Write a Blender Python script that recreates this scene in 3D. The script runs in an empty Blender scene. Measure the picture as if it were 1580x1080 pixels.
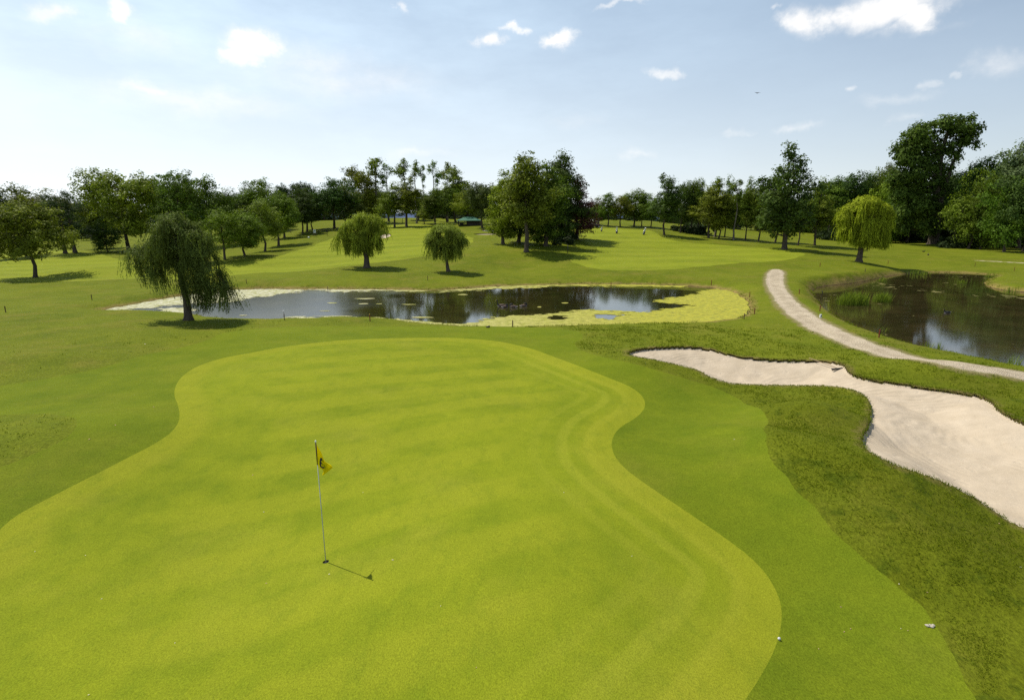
import bpy, math, random
import numpy as np
from mathutils import Vector, Matrix

scene = bpy.context.scene
col = scene.collection
R = math.radians

# ------------------------------------------------------------------ camera
PITCH = R(13.1); CS, SN = math.cos(PITCH), math.sin(PITCH)
FPX = 858.0; CAMZ = 5.6
cam = bpy.data.cameras.new('camera')
camo = bpy.data.objects.new('camera', cam)
col.objects.link(camo)
cam.sensor_width = 36.0
cam.lens = 36.0 * FPX / 1580.0
cam.clip_start = 0.1
cam.clip_end = 9000
camo.location = (0, 0, CAMZ)
camo.rotation_euler = (R(90) - PITCH, 0, 0)
scene.camera = camo


def ray(u, v):
    """direction scaled so that the forward ground component is 1"""
    xd, yd = (u - 790.0) / FPX, (v - 540.0) / FPX
    f = CS - yd * SN
    return xd / f, -(SN + yd * CS) / f          # X per Y, Z per Y


def at_z(u, v, z):
    a, b = ray(u, v)
    Y = (z - CAMZ) / b
    return (a * Y, Y)


def at_y(u, v, Y):
    a, b = ray(u, v)
    return (a * Y, Y, CAMZ + b * Y)


# ------------------------------------------------------------------ noise
def _hash(ix, iy, seed):
    h = (ix.astype(np.int64) * 374761393 + iy.astype(np.int64) * 668265263 + seed * 974711) & 0xffffffff
    h = ((h ^ (h >> 13)) * 1274126177) & 0xffffffff
    h = h ^ (h >> 16)
    return (h & 0xffffff) / float(0xffffff)


def vnoise(x, y, seed=0):
    ix, iy = np.floor(x), np.floor(y)
    fx, fy = x - ix, y - iy
    fx = fx * fx * (3 - 2 * fx); fy = fy * fy * (3 - 2 * fy)
    a = _hash(ix, iy, seed); b = _hash(ix + 1, iy, seed)
    c = _hash(ix, iy + 1, seed); d = _hash(ix + 1, iy + 1, seed)
    return (a + (b - a) * fx) * (1 - fy) + (c + (d - c) * fx) * fy


def fbm(x, y, seed=0, octv=4):
    s, a, t = 0, .5, 0
    for i in range(octv):
        s = s + a * vnoise(x * 2 ** i + 17.3 * i, y * 2 ** i - 9.1 * i, seed + i); t += a; a *= .5
    return s / t - .5


def sstep(t):
    t = np.clip(t, 0, 1)
    return t * t * (3 - 2 * t)


# ------------------------------------------------------------------ terrain: spot heights, smoothly joined
spots = []
def S(u, v, Y): spots.append(at_y(u, v, Y))
def SZ(x, y, z): spots.append((x, y, z))
for x, y, z in ((0, 0, .15), (-6, 4, .1), (0, 8, 0), (5, 8, -.05), (-4, 9, 0), (0, 15, 0), (-6, 14, 0), (5, 15, 0), (0, 22, 0), (-6, 22, .05),
                (5, 22, -.05), (0, 27, -.02), (-10, 14, .15), (-14, 18, .2), (-14, 26, .1), (-20, 30, .1), (-12, 30, 0), (-5, 30.5, -.1),
                (3, 31, -.15), (9, 30, -.15), (16, 31, -.2), (-10, 6, .2), (-20, 10, .3), (8, 12, -.3), (9, 16, -.4), (8, 5, -.3),
                (12, 6, -.7), (13, 10, -.85), (14, 14, -.85), (12, 18, -.65), (10, 22, -.4), (16, 18, -.55), (18, 14, -.6), (22, 18, -.5),
                (16, 23, -.35), (12, 26, -.25), (22, 23, -.3), (18, 30, -.25), (22, 38, -.15), (22, 48, .1), (0, -20, .2), (-30, -10, .3), (30, -10, -.5),
                (40, 20, -.4), (60, 40, -.2), (-40, 20, .3), (-60, 45, .3)):
    SZ(x, y, z)
for a in ((55, 430, 62), (0, 437, 58), (200, 440, 56), (20, 398, 88), (197, 388, 98), (100, 391, 92), (150, 376, 120), (60, 374, 140), (10, 374, 150),
          (260, 420, 63), (347, 400, 72), (410, 388, 84), (430, 380, 95), (345, 425, 57), (450, 412, 65), (470, 359, 120), (510, 352, 130), (480, 342, 150),
          (550, 339, 155), (565, 413, 61), (690, 418, 59), (600, 385, 78), (600, 363, 100), (640, 353, 112), (700, 350, 116), (660, 344, 135), (620, 337, 150),
          (720, 346, 122), (740, 352, 112), (740, 385, 74), (745, 366, 92), (690, 366, 95), (810, 389, 74), (800, 415, 62), (870, 381, 82), (900, 367, 95), (925, 354, 112), (900, 349, 124), (980, 349, 128),
          (1000, 358, 108), (1000, 385, 84), (1000, 412, 63), (1025, 364, 103), (1100, 370, 102), (1100, 400, 71), (1100, 425, 56.5), (1168, 376, 97), (1210, 386, 85), (1180, 400, 73),
          (1250, 381, 95), (1300, 374, 122), (1325, 404, 72), (1230, 420, 59), (1400, 376, 118), (1440, 377, 112), (1482, 382, 104), (1548, 389, 92), (1440, 398, 83), (1560, 404, 79), (1380, 412, 71),
          (1300, 425, 56), (1640, 400, 80), (1640, 385, 100), (1700, 430, 62), (1000, 341, 150), (1100, 355, 140), (-100, 380, 120), (-150, 420, 70)):
    S(*a)
for x, y, z in ((0, 190, 5.2), (-60, 180, 5.0), (60, 180, 3.2), (-120, 170, 1.2), (120, 160, 1.4), (-200, 230, 1.0), (0, 260, 4.2), (200, 230, 1.2),
                (0, 400, 2.5), (-300, 400, 1), (300, 400, 1), (0, -200, 0), (-300, 0, 0), (300, 0, 0)):
    SZ(x, y, z)
SP = np.array(spots)
_c2 = 3.0 ** 2
_A = -np.sqrt((SP[:, None, 0] - SP[None, :, 0]) ** 2 + (SP[:, None, 1] - SP[None, :, 1]) ** 2 + _c2)
_n = len(SP)
_M = np.zeros((_n + 1, _n + 1)); _M[:_n, :_n] = _A - np.eye(_n) * 0.6; _M[:_n, _n] = 1; _M[_n, :_n] = 1
_W = np.linalg.solve(_M, np.append(SP[:, 2], 0))

MOUNDS = []   # x, y, height, radius along, radius across, turn
def mound(u, v, z, h, ra, rb, rot=0):
    x, y = at_z(u, v, z); MOUNDS.append((x, y, h, ra, rb, R(rot)))
mound(1262, 650, -.3, .62, 1.9, 1.4, 20)
mound(1215, 720, -.3, .30, 2.6, 1.0, -62)
mound(1400, 860, -.4, .26, 2.2, .9, -50)
mound(1235, 640, -.2, .16, 3.0, 1.6, 60)
mound(1420, 578, -.4, .50, 3.6, 1.5, -10)
mound(1130, 525, -.2, .18, 5, 2.0, 0)
mound(1450, 770, -.8, .25, 2.6, 1.3, 40)
mound(60, 690, .1, .28, 2.6, 1.8, 10)
mound(40, 560, .1, .22, 4.0, 1.6, 5)
mound(250, 520, .1, .12, 4.0, 1.5, 5)
mound(135, 415, .2, .75, 6.5, 4.0, 0)
mound(190, 408, .2, .5, 5.0, 3.5, 0)
mound(960, 520, -.1, .12, 3.0, 1.6, 0)
mound(1010, 575, -.15, .14, 2.2, 1.2, -30)


def h0(x, y):
    x = np.asarray(x, float); y = np.asarray(y, float)
    sh = x.shape; x = x.ravel(); y = y.ravel()
    out = np.empty(len(x))
    for i in range(0, len(x), 60000):
        xs, ys = x[i:i + 60000], y[i:i + 60000]
        d = -np.sqrt((xs[:, None] - SP[None, :, 0]) ** 2 + (ys[:, None] - SP[None, :, 1]) ** 2 + _c2)
        out[i:i + 60000] = d @ _W[:_n] + _W[_n]
    for mx, my, mh, ra, rb, t in MOUNDS:
        dx, dy = x - mx, y - my
        a = dx * math.cos(t) + dy * math.sin(t); b = -dx * math.sin(t) + dy * math.cos(t)
        out += mh * np.exp(-(a / ra) ** 2 - (b / rb) ** 2)
    r = np.hypot(x, y)
    out += fbm(x / 9, y / 9, 3, 3) * .38 * sstep((r - 18) / 40) + fbm(x / 3.0, y / 3.0, 5, 2) * .09 * sstep((r - 6) / 20)
    far = sstep((r - 260) / 500)
    out = out * (1 - far) + far * 0.5
    return out.reshape(sh)


def hit(u, v):
    """where the sight line through a point of the photo first meets the bare land"""
    a, b = ray(u, v)
    Y = np.exp(np.linspace(math.log(2.5), math.log(400), 1600))
    d = CAMZ + b * Y - h0(a * Y, Y)
    k = np.where(d < 0)[0]
    if len(k) == 0:
        k = int(np.argmin(d / Y)); return (a * Y[k], Y[k])
    k = k[0]
    if k == 0: return (a * Y[0], Y[0])
    t = d[k - 1] / (d[k - 1] - d[k]); yy = Y[k - 1] + (Y[k] - Y[k - 1]) * t
    return (a * yy, yy)


def smooth_poly(p, it=3):
    p = np.array(p, float)
    for _ in range(it):
        q = np.roll(p, -1, 0)
        n = np.empty((len(p) * 2, 2)); n[0::2] = .75 * p + .25 * q; n[1::2] = .25 * p + .75 * q
        p = n
    return p


def sdf(x, y, poly, margin=14.0):
    """signed distance, negative inside"""
    out = np.full(len(x), 50.0)
    lo, hi = poly.min(0) - margin, poly.max(0) + margin
    idx = np.where((x > lo[0]) & (x < hi[0]) & (y > lo[1]) & (y < hi[1]))[0]
    A, B = poly, np.roll(poly, -1, 0); E = B - A; L = (E ** 2).sum(1) + 1e-12
    for i in range(0, len(idx), 40000):
        k = idx[i:i + 40000]; px, py = x[k, None], y[k, None]
        t = np.clip(((px - A[:, 0]) * E[:, 0] + (py - A[:, 1]) * E[:, 1]) / L, 0, 1)
        d = np.sqrt(((px - A[:, 0] - t * E[:, 0]) ** 2 + (py - A[:, 1] - t * E[:, 1]) ** 2).min(1))
        c = ((A[:, 1] > py) != (B[:, 1] > py)) & (px < E[:, 0] * (py - A[:, 1]) / (E[:, 1] + 1e-12) + A[:, 0])
        out[k] = np.where(c.sum(1) % 2 == 1, -d, d)
    return out


def hits(pts): return [hit(*p) for p in pts]
ZW1, ZW2 = -0.45, -0.62
PG = smooth_poly(hits([(0, 808), (80, 765), (180, 715), (250, 680), (277, 655), (277, 630), (266, 605), (280, 578), (320, 558), (380, 545), (470, 530), (560, 523),
      (640, 521), (700, 521), (760, 525), (812, 535), (862, 553), (930, 580), (982, 600), (999, 622), (986, 642), (953, 660), (941, 685), (953, 715), (1000, 750),
      (1060, 790), (1120, 830), (1172, 870), (1202, 915), (1208, 955), (1197, 1000), (1170, 1050), (1135, 1100), (1050, 1220)]) + [(0, 2.6), (-5, 2.8), (-8, 5), (-9, 7.2), (-8.8, 8.2)])
PA = smooth_poly(hits([(-150, 615), (0, 595), (80, 583), (150, 570), (235, 545), (320, 526), (345, 513), (420, 503), (600, 504), (790, 503), (870, 507), (907, 518),
      (880, 532), (915, 548), (985, 565), (1060, 585), (1130, 605), (1190, 632), (1173, 680), (1212, 740), (1285, 820), (1375, 895), (1440, 950), (1500, 1060),
      (1540, 1200)]) + [(6, 1), (0, 0), (-14, 4), (-20, 14)])
POV = smooth_poly(hits([(-80, 650), (0, 640), (70, 637), (120, 645), (118, 668), (70, 695), (0, 722), (-80, 740)]))
PB = smooth_poly(hits([(960, 549), (986, 539), (1040, 536), (1090, 538), (1130, 550), (1180, 556), (1260, 557), (1300, 561), (1308, 576), (1330, 588), (1370, 598),
      (1440, 607), (1510, 617), (1530, 628), (1540, 645), (1580, 668), (1720, 730), (1800, 850), (1700, 900), (1590, 832), (1545, 800), (1500, 770), (1430, 738),
      (1380, 722), (1336, 700), (1328, 680), (1342, 655), (1344, 640), (1320, 622), (1290, 612), (1230, 607), (1160, 600), (1095, 586), (1080, 574), (1050, 566), (1010, 558)]), 2)
PP = smooth_poly(hits([(1186, 415), (1179, 430), (1183, 446), (1197, 468), (1218, 490), (1248, 510), (1292, 530), (1350, 547), (1430, 566), (1580, 588), (1760, 612),
      (1900, 625), (1900, 590), (1760, 592), (1580, 573), (1480, 560), (1400, 545), (1342, 528), (1292, 506), (1247, 478), (1220, 455), (1210, 438), (1212, 416)]), 2)
PF = smooth_poly(hits([(-100, 435), (30, 441), (120, 443), (235, 428), (330, 430), (400, 421), (470, 418), (560, 408), (640, 398), (700, 388), (740, 368), (690, 352), (640, 345), (560, 350),
      (500, 372), (430, 398), (330, 412), (230, 414), (180, 396), (80, 386), (-100, 390)]))
PF2 = smooth_poly(hits([(900, 412), (950, 418), (1030, 417), (1110, 409), (1200, 403), (1246, 395), (1240, 386), (1190, 383), (1100, 377), (1030, 372), (1010, 357), (960, 352),
      (905, 353), (890, 370), (935, 385), (870, 398)]))
BF = [smooth_poly(hits([(588, 362), (600, 360), (605, 364), (592, 369), (584, 367)])), smooth_poly(hits([(738, 355), (756, 354), (770, 356), (756, 358)])),
      smooth_poly(hits([(722, 361), (756, 360), (775, 361), (756, 363)])), smooth_poly(hits([(1050, 350), (1072, 349), (1090, 351), (1060, 352)]))]
PT = smooth_poly(hits([(1500, 401.5), (1540, 403), (1580, 405), (1700, 412.5), (1700, 415), (1580, 406.7), (1540, 404.4), (1500, 402.3)]))
W1 = smooth_poly([at_z(u, v, ZW1) for u, v in [(145, 481), (200, 471), (260, 460), (330, 449), (400, 446), (500, 447), (600, 447), (680, 449), (740, 443), (860, 439),
      (960, 439), (1060, 441), (1120, 446), (1147, 458), (1157, 475), (1150, 488), (1120, 495), (1050, 499), (950, 501), (860, 503), (790, 505), (720, 504), (660, 500),
      (600, 492), (540, 490), (440, 494), (380, 495), (330, 492), (300, 486), (240, 483), (190, 483)]])
W2 = smooth_poly([at_z(u, v, ZW2) for u, v in [(1252, 452), (1258, 444), (1285, 440), (1330, 436), (1365, 427), (1400, 422), (1470, 420), (1545, 425), (1520, 432), (1518, 441),
      (1545, 448), (1590, 452), (1700, 458), (1900, 480), (2000, 540), (1900, 590), (1750, 586), (1580, 571), (1500, 556), (1420, 542), (1370, 527), (1330, 511), (1290, 491), (1265, 471)]])

HOLE = np.array(at_z(502, 858, 0.0))

def all_sd(x, y):
    n1 = fbm(x * 1.7, y * 1.7, 21, 4); n2 = fbm(x * .8, y * .8, 31, 3)
    return dict(green=sdf(x, y, PG), apron=np.maximum(sdf(x, y, PA), -(sdf(x, y, POV))) + n1 * .12, bunker=sdf(x, y, PB) + n1 * .07, path=sdf(x, y, PP) + n1 * .30,
                fair=np.minimum(sdf(x, y, PF), sdf(x, y, PF2)) + n2 * .8, far=np.minimum.reduce([sdf(x, y, p) for p in BF]) + n2 * .3,
                w1=sdf(x, y, W1) + n2 * .55 + n1 * .25, w2=sdf(x, y, W2) + n1 * .3, track=sdf(x, y, PT) + n1 * .5)


def land(x, y, D=None):
    x = np.atleast_1d(np.asarray(x, float)); y = np.atleast_1d(np.asarray(y, float))
    if D is None: D = all_sd(x, y)
    z = h0(x, y)
    for k, zw, wd in (('w1', ZW1, 2.6), ('w2', ZW2, 1.5)):
        s = D[k]
        t = np.clip(s / wd, 0, 1); g = t * (2 - t)
        up = zw + .03 * sstep(s / .15) + (np.maximum(z, zw + .08) - zw - .03) * g
        dn = zw - np.clip(-s * .35, 0, 1.2) - .02
        z = np.where(s > 0, np.where(s < wd, up, np.maximum(z, zw + .08)), dn)
    # soft swelling of the turf round the bunker, its lip
    z = z + .07 * np.exp(-(np.clip(D['bunker'], 0, 9) / .5) ** 2) * (D['bunker'] > 0)
    return z


def gz(x, y): return float(land([x], [y])[0])


# ------------------------------------------------------------------ mesh helpers
def new_mesh(name, verts, faces, mat=None, parent=None, smooth=True, attrs=None, matidx=None):
    me = bpy.data.meshes.new(name)
    verts = np.asarray(verts, np.float32)
    if isinstance(faces, np.ndarray):
        k = faces.shape[1]; nf = len(faces)
        me.vertices.add(len(verts)); me.vertices.foreach_set('co', verts.ravel())
        me.loops.add(nf * k); me.loops.foreach_set('vertex_index', faces.astype(np.int32).ravel())
        me.polygons.add(nf); me.polygons.foreach_set('loop_start', np.arange(0, nf * k, k, dtype=np.int32))
        me.update(calc_edges=True)
    else:
        me.from_pydata([tuple(map(float, v)) for v in verts], [], [tuple(int(i) for i in f) for f in faces]); me.update()
    if smooth: me.polygons.foreach_set('use_smooth', np.ones(len(me.polygons), bool))
    for k, a in (attrs or {}).items():
        at = me.attributes.new(k, 'FLOAT', 'POINT'); at.data.foreach_set('value', np.asarray(a, np.float32))
    for m in (mat if isinstance(mat, (list, tuple)) else [mat]):
        if m is not None: me.materials.append(m)
    if matidx is not None: me.polygons.foreach_set('material_index', np.asarray(matidx, np.int32))
    o = bpy.data.objects.new(name, me); col.objects.link(o)
    if parent is not None: o.parent = parent
    return o


def tag(o, label=None, cat=None, group=None, kind=None):
    if label: o['label'] = label
    if cat: o['category'] = cat
    if group: o['group'] = group
    if kind: o['kind'] = kind
    return o


def empty(name, loc, rz=0.0, label=None, cat=None, group=None, scale=None):
    o = bpy.data.objects.new(name, None); col.objects.link(o)
    o.location = loc; o.rotation_euler = (0, 0, rz); o.empty_display_size = .2
    if scale: o.scale = scale
    return tag(o, label, cat, group)


def copy_tree(o, parent=None):
    c = o.copy(); col.objects.link(c); c.parent = parent
    for ch in list(o.children): copy_tree(ch, c)
    return c


class MB:
    def __init__(s): s.v = []; s.f = []; s.m = []
    def add(s, v, f, m=0):
        n = len(s.v); s.v += [tuple(map(float, p)) for p in v]; s.f += [tuple(i + n for i in q) for q in f]; s.m += [m] * len(f); return s
    def box(s, c, d, rz=0, m=0, taper=1.0, rx=0):
        M = Matrix.Translation(c) @ Matrix.Rotation(rz, 4, 'Z') @ Matrix.Rotation(rx, 4, 'X')
        v = []
        for k in (-1, 1):
            t = taper if k > 0 else 1
            for i, j in ((-1, -1), (1, -1), (1, 1), (-1, 1)): v.append(M @ Vector((i * d[0] / 2 * t, j * d[1] / 2 * t, k * d[2] / 2)))
        return s.add(v, [(3, 2, 1, 0), (4, 5, 6, 7), (0, 1, 5, 4), (1, 2, 6, 5), (2, 3, 7, 6), (3, 0, 4, 7)], m)
    def tube(s, pts, rad, n=8, m=0, cap=True, squash=1.0):
        pts = [Vector(p) for p in pts]; rings = []
        if not hasattr(rad, '__len__'): rad = [rad] * len(pts)
        up = Vector((0, 0, 1)); px = None
        for i, p in enumerate(pts):
            d = (pts[min(i + 1, len(pts) - 1)] - pts[max(i - 1, 0)]).normalized()
            if px is None:
                a = up if abs(d.z) < .9 else Vector((0, 1, 0)); px = d.cross(a).normalized()
            else:
                px = (px - d * px.dot(d)).normalized()
            py = d.cross(px)
            r = rad[i]; ra, rb = (r if hasattr(r, '__len__') else (r, r))
            rings.append([p + px * math.cos(2 * math.pi * k / n) * ra + py * math.sin(2 * math.pi * k / n) * rb * squash for k in range(n)])
        v = [q for r_ in rings for q in r_]; f = []
        for i in range(len(pts) - 1):
            for k in range(n): a = i * n + k; b = i * n + (k + 1) % n; f.append((a, b, b + n, a + n))
        if cap: f.append(tuple(range(n))[::-1]); f.append(tuple((len(pts) - 1) * n + k for k in range(n)))
        return s.add(v, f, m)
    def disc(s, c, r, n=24, m=0, rz=1.0):
        v = [(c[0] + r * math.cos(2 * math.pi * k / n), c[1] + r * math.sin(2 * math.pi * k / n) * rz, c[2]) for k in range(n)]
        return s.add(v, [tuple(range(n))], m)
    def ball(s, c, r, nu=12, nv=8, m=0):
        if not hasattr(r, '__len__'): r = (r, r, r)
        v = [(c[0], c[1], c[2] - r[2])]
        for j in range(1, nv):
            t = -math.pi / 2 + math.pi * j / nv
            for i in range(nu): a = 2 * math.pi * i / nu; v.append((c[0] + r[0] * math.cos(t) * math.cos(a), c[1] + r[1] * math.cos(t) * math.sin(a), c[2] + r[2] * math.sin(t)))
        v.append((c[0], c[1], c[2] + r[2])); f = []
        for i in range(nu):
            f.append((0, 1 + (i + 1) % nu, 1 + i)); f.append((len(v) - 1, 1 + (nv - 2) * nu + i, 1 + (nv - 2) * nu + (i + 1) % nu))
            for j in range(nv - 2): a = 1 + j * nu + i; b = 1 + j * nu + (i + 1) % nu; f.append((a, b, b + nu, a + nu))
        return s.add(v, f, m)
    def build(s, name, mat, parent=None, smooth=False):
        return new_mesh(name, np.array(s.v), s.f, mat, parent, smooth, matidx=s.m)


# ------------------------------------------------------------------ materials
class NT:
    def __init__(s, name):
        s.mat = bpy.data.materials.new(name); s.mat.use_nodes = True; s.t = s.mat.node_tree
        s.t.nodes.clear(); s.out = s.t.nodes.new('ShaderNodeOutputMaterial')
    def n(s, typ, **k):
        x = s.t.nodes.new('ShaderNode' + typ)
        for a, b in k.items(): setattr(x, a, b)
        return x
    def l(s, a, b): s.t.links.new(a, b)
    def coords(s):
        if not hasattr(s, '_c'): s._c = s.n('TexCoord').outputs['Object']
        return s._c
    def mapping(s, vec, scale=(1, 1, 1), rot=(0, 0, 0), loc=(0, 0, 0)):
        m = s.n('Mapping'); m.inputs['Scale'].default_value = scale; m.inputs['Rotation'].default_value = rot; m.inputs['Location'].default_value = loc
        s.l(vec, m.inputs['Vector']); return m.outputs[0]
    def noise(s, vec, scale, detail=3, rough=.55, dist=0):
        x = s.n('TexNoise'); x.inputs['Scale'].default_value = scale; x.inputs['Detail'].default_value = detail
        x.inputs['Roughness'].default_value = rough; x.inputs['Distortion'].default_value = dist
        s.l(vec, x.inputs['Vector']); return x.outputs['Fac']
    def rng(s, fac, a, b, c=0., d=1., smooth=False):
        m = s.n('MapRange'); m.interpolation_type = 'SMOOTHSTEP' if smooth else 'LINEAR'
        for i, q in zip(('From Min', 'From Max', 'To Min', 'To Max'), (a, b, c, d)): m.inputs[i].default_value = q
        s.l(fac, m.inputs['Value']); return m.outputs[0]
    def mix(s, fac, a, b, mode='MIX'):
        m = s.n('Mix'); m.data_type = 'RGBA'; m.blend_type = mode
        for k, q in ((0, fac), (6, a), (7, b)):
            if hasattr(q, 'is_linked') or hasattr(q, 'links'): s.l(q, m.inputs[k])
            elif k == 0: m.inputs[0].default_value = q
            else: m.inputs[k].default_value = (*q, 1)
        return m.outputs[2]
    def math(s, op, a, b=0.0, clamp=False):
        m = s.n('Math'); m.operation = op; m.use_clamp = clamp
        for k, q in enumerate((a, b)):
            if hasattr(q, 'links'): s.l(q, m.inputs[k])
            else: m.inputs[k].default_value = q
        return m.outputs[0]
    def attr(s, name):
        a = s.n('Attribute'); a.attribute_name = name; return a.outputs['Fac']
    def bump(s, h, strength=.5, dist=.02, normal=None):
        b = s.n('Bump'); b.inputs['Strength'].default_value = strength; b.inputs['Distance'].default_value = dist
        s.l(h, b.inputs['Height'])
        if normal is not None: s.l(normal, b.inputs['Normal'])
        return b.outputs[0]
    def principled(s, color, rough=.8, spec=.3, normal=None, **k):
        p = s.n('BsdfPrincipled')
        if hasattr(color, 'links'): s.l(color, p.inputs['Base Color'])
        else: p.inputs['Base Color'].default_value = (*color, 1)
        if hasattr(rough, 'links'): s.l(rough, p.inputs['Roughness'])
        else: p.inputs['Roughness'].default_value = rough
        p.inputs['Specular IOR Level'].default_value = spec
        for a, b in k.items(): p.inputs[a.replace('_', ' ')].default_value = b
        if normal is not None: s.l(normal, p.inputs['Normal'])
        s.l(p.outputs[0], s.out.inputs[0]); return p


def simple(name, color, rough=.6, spec=.3, metallic=0.0, var=.15, scale=6.0):
    t = NT(name); nf = t.noise(t.coords(), scale, 4)
    c = t.mix(t.rng(nf, .3, .7), tuple(q * (1 - var) for q in color), tuple(min(1, q * (1 + var)) for q in color))
    t.principled(c, rough, spec, Metallic=metallic)
    return t.mat


def grass(name, ca, cb, dry, drya=.25, fine=45., bumpd=.02, bumps=.6, mid=.5, kind=None):
    """mown turf: ca/cb two greens mixed by patch, dry straw tone in patches, blade-scale grain"""
    t = NT(name); c = t.coords()
    big = t.noise(c, .13, 4, .6); med = t.noise(c, .9, 5, .62); sm = t.noise(c, 5.0, 4, .6)
    fn = t.noise(t.mapping(c, (1, .55, 1)), fine, 3, .75)
    colr = t.mix(t.rng(med, .36, .66), ca, cb)
    d = t.math('MULTIPLY', t.rng(t.noise(t.mapping(c, (1, 1, 1), loc=(31, 7, 0)), .35, 6, .65), .5, .72), drya, )
    colr = t.mix(d, colr, dry)
    colr = t.mix(t.math('MULTIPLY', t.rng(sm, .3, .7), mid), colr, tuple(q * .74 for q in ca))
    colr = t.mix(t.math('MULTIPLY', t.rng(big, .35, .65), .5), colr, tuple(q * 1.12 for q in cb))
    if kind == 'green':
        s = t.attr('sd_green')
        # faint straight mowing bands and the rings of the clean-up cut along the edge
        mp = t.mapping(c, (1, 1, 1), (0, 0, R(-24)))
        sep = t.n('SeparateXYZ'); t.l(mp, sep.inputs[0])
        yv = t.math('ADD', sep.outputs[1], t.math('MULTIPLY', t.noise(c, .5, 2), .35))
        w = t.math('SINE', t.math('MULTIPLY', yv, 3.3))
        inner = t.rng(s, -2.2, -3.0)
        band = t.math('MULTIPLY', t.rng(w, -.5, .5, 0, 1, True), t.math('MULTIPLY', inner, .46))
        colr = t.mix(band, colr, tuple(q * k for q, k in zip(cb, (1.18, 1.10, 1.3))))
        r = t.math('SINE', t.math('MULTIPLY', t.math('ADD', s, t.math('MULTIPLY', t.noise(c, 1.2, 3), .12)), 9.0))
        ring = t.math('MULTIPLY', t.rng(r, -.2, .8, 0, 1, True), t.math('MULTIPLY', t.math('MULTIPLY', t.rng(s, -2.6, -1.5), t.rng(s, -.35, -.6)), .30))
        rsx = t.n('SeparateXYZ'); t.l(c, rsx.inputs[0]); ring = t.math('MULTIPLY', ring, t.math('ADD', t.rng(rsx.outputs[0], -2, 1.5, .25, 1.5), 0.0))
        colr = t.mix(ring, colr, tuple(q * k for q, k in zip(cb, (1.26, 1.17, 1.8))))
        rim = t.rng(s, -1.1, -.45, 0, .42, True)
        colr = t.mix(rim, colr, tuple(q * k for q, k in zip(cb, (1.30, 1.13, 1.5))))
        bl = t.rng(t.noise(t.mapping(c, (1.6, .8, 1), (0, 0, R(20))), 1.9, 5, .7), .50, .72, 0, .36)
        colr = t.mix(bl, colr, tuple(q * k for q, k in zip(ca, (.72, .84, 1.0))))
    if kind == 'fair':
        mp = t.mapping(c, (1, 1, 1), (0, 0, R(-8)))
        sep = t.n('SeparateXYZ'); t.l(mp, sep.inputs[0])
        w = t.math('SINE', t.math('MULTIPLY', sep.outputs[1], 1.05))
        colr = t.mix(t.math('MULTIPLY', t.rng(w, -.4, .4, 0, 1, True), .38), colr, tuple(q * 1.2 for q in cb))
    if kind == 'rough':
        for an in ('sd_w1', 'sd_w2'):
            s = t.math('ADD', t.attr(an), t.math('MULTIPLY', t.noise(c, 1.1, 5, .7), -1.5))
            colr = t.mix(t.rng(s, -.15 if an == 'sd_w1' else .0, -.75, 0, .85), colr, (.25, .175, .065))
            colr = t.mix(t.rng(t.attr(an), .06, .0, 0, 1), colr, (.075, .05, .028))
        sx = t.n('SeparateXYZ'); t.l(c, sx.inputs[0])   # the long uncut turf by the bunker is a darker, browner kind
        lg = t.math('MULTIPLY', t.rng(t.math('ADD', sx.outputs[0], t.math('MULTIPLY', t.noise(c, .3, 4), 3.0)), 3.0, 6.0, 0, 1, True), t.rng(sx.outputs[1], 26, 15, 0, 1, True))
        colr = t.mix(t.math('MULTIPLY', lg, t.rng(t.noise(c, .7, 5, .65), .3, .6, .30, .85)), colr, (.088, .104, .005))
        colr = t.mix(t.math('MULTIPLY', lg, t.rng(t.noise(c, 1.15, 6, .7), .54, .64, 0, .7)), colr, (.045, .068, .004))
        s = t.math('ADD', t.attr('sd_path'), t.math('MULTIPLY', t.noise(c, 2.5, 5, .7), -.8))
        colr = t.mix(t.rng(s, -.1, -.42, 0, .8), colr, (.24, .18, .10))
        s = t.math('ADD', t.attr('sd_bunker'), t.math('MULTIPLY', t.noise(c, 1.6, 5, .7), -.9))
        colr = t.mix(t.rng(s, -.2, -.5, 0, .6), colr, (.19, .13, .06))
    grain = t.rng(fn, .3, .72, .60, 1.34)
    colr = t.mix(1.0, colr, t_rgb(t, grain), 'MULTIPLY')
    h = t.math('ADD', t.math('MULTIPLY', fn, 1.0), t.math('MULTIPLY', sm, 1.2))
    nb = t.bump(h, bumps, bumpd)
    p = t.principled(colr, .85, .03, nb)
    p.inputs['Sheen Weight'].default_value = .0
    p.inputs['Sheen Roughness'].default_value = .5
    p.inputs['Sheen Tint'].default_value = (.7, .8, .3, 1)
    return t.mat


def t_rgb(t, f):
    c = t.n('CombineColor')
    for i in range(3): t.l(f, c.inputs[i])
    return c.outputs[0]


M = {}
M['green'] = grass('putting_turf', (.140, .180, .009), (.200, .230, .012), (.28, .25, .04), .30, 70., .006, .35, .18, 'green')
M['apron'] = grass('fringe_turf', (.098, .138, .007), (.142, .175, .009), (.20, .18, .025), .38, 55., .012, .55, .35)
M['fair'] = grass('fairway_turf', (.146, .186, .012), (.200, .226, .017), (.25, .21, .04), .38, 40., .015, .4, .25, 'fair')
M['rough'] = grass('rough_turf', (.098, .130, .008), (.152, .172, .012), (.23, .175, .04), .62, 24., .035, .75, .60, 'rough')

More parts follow.
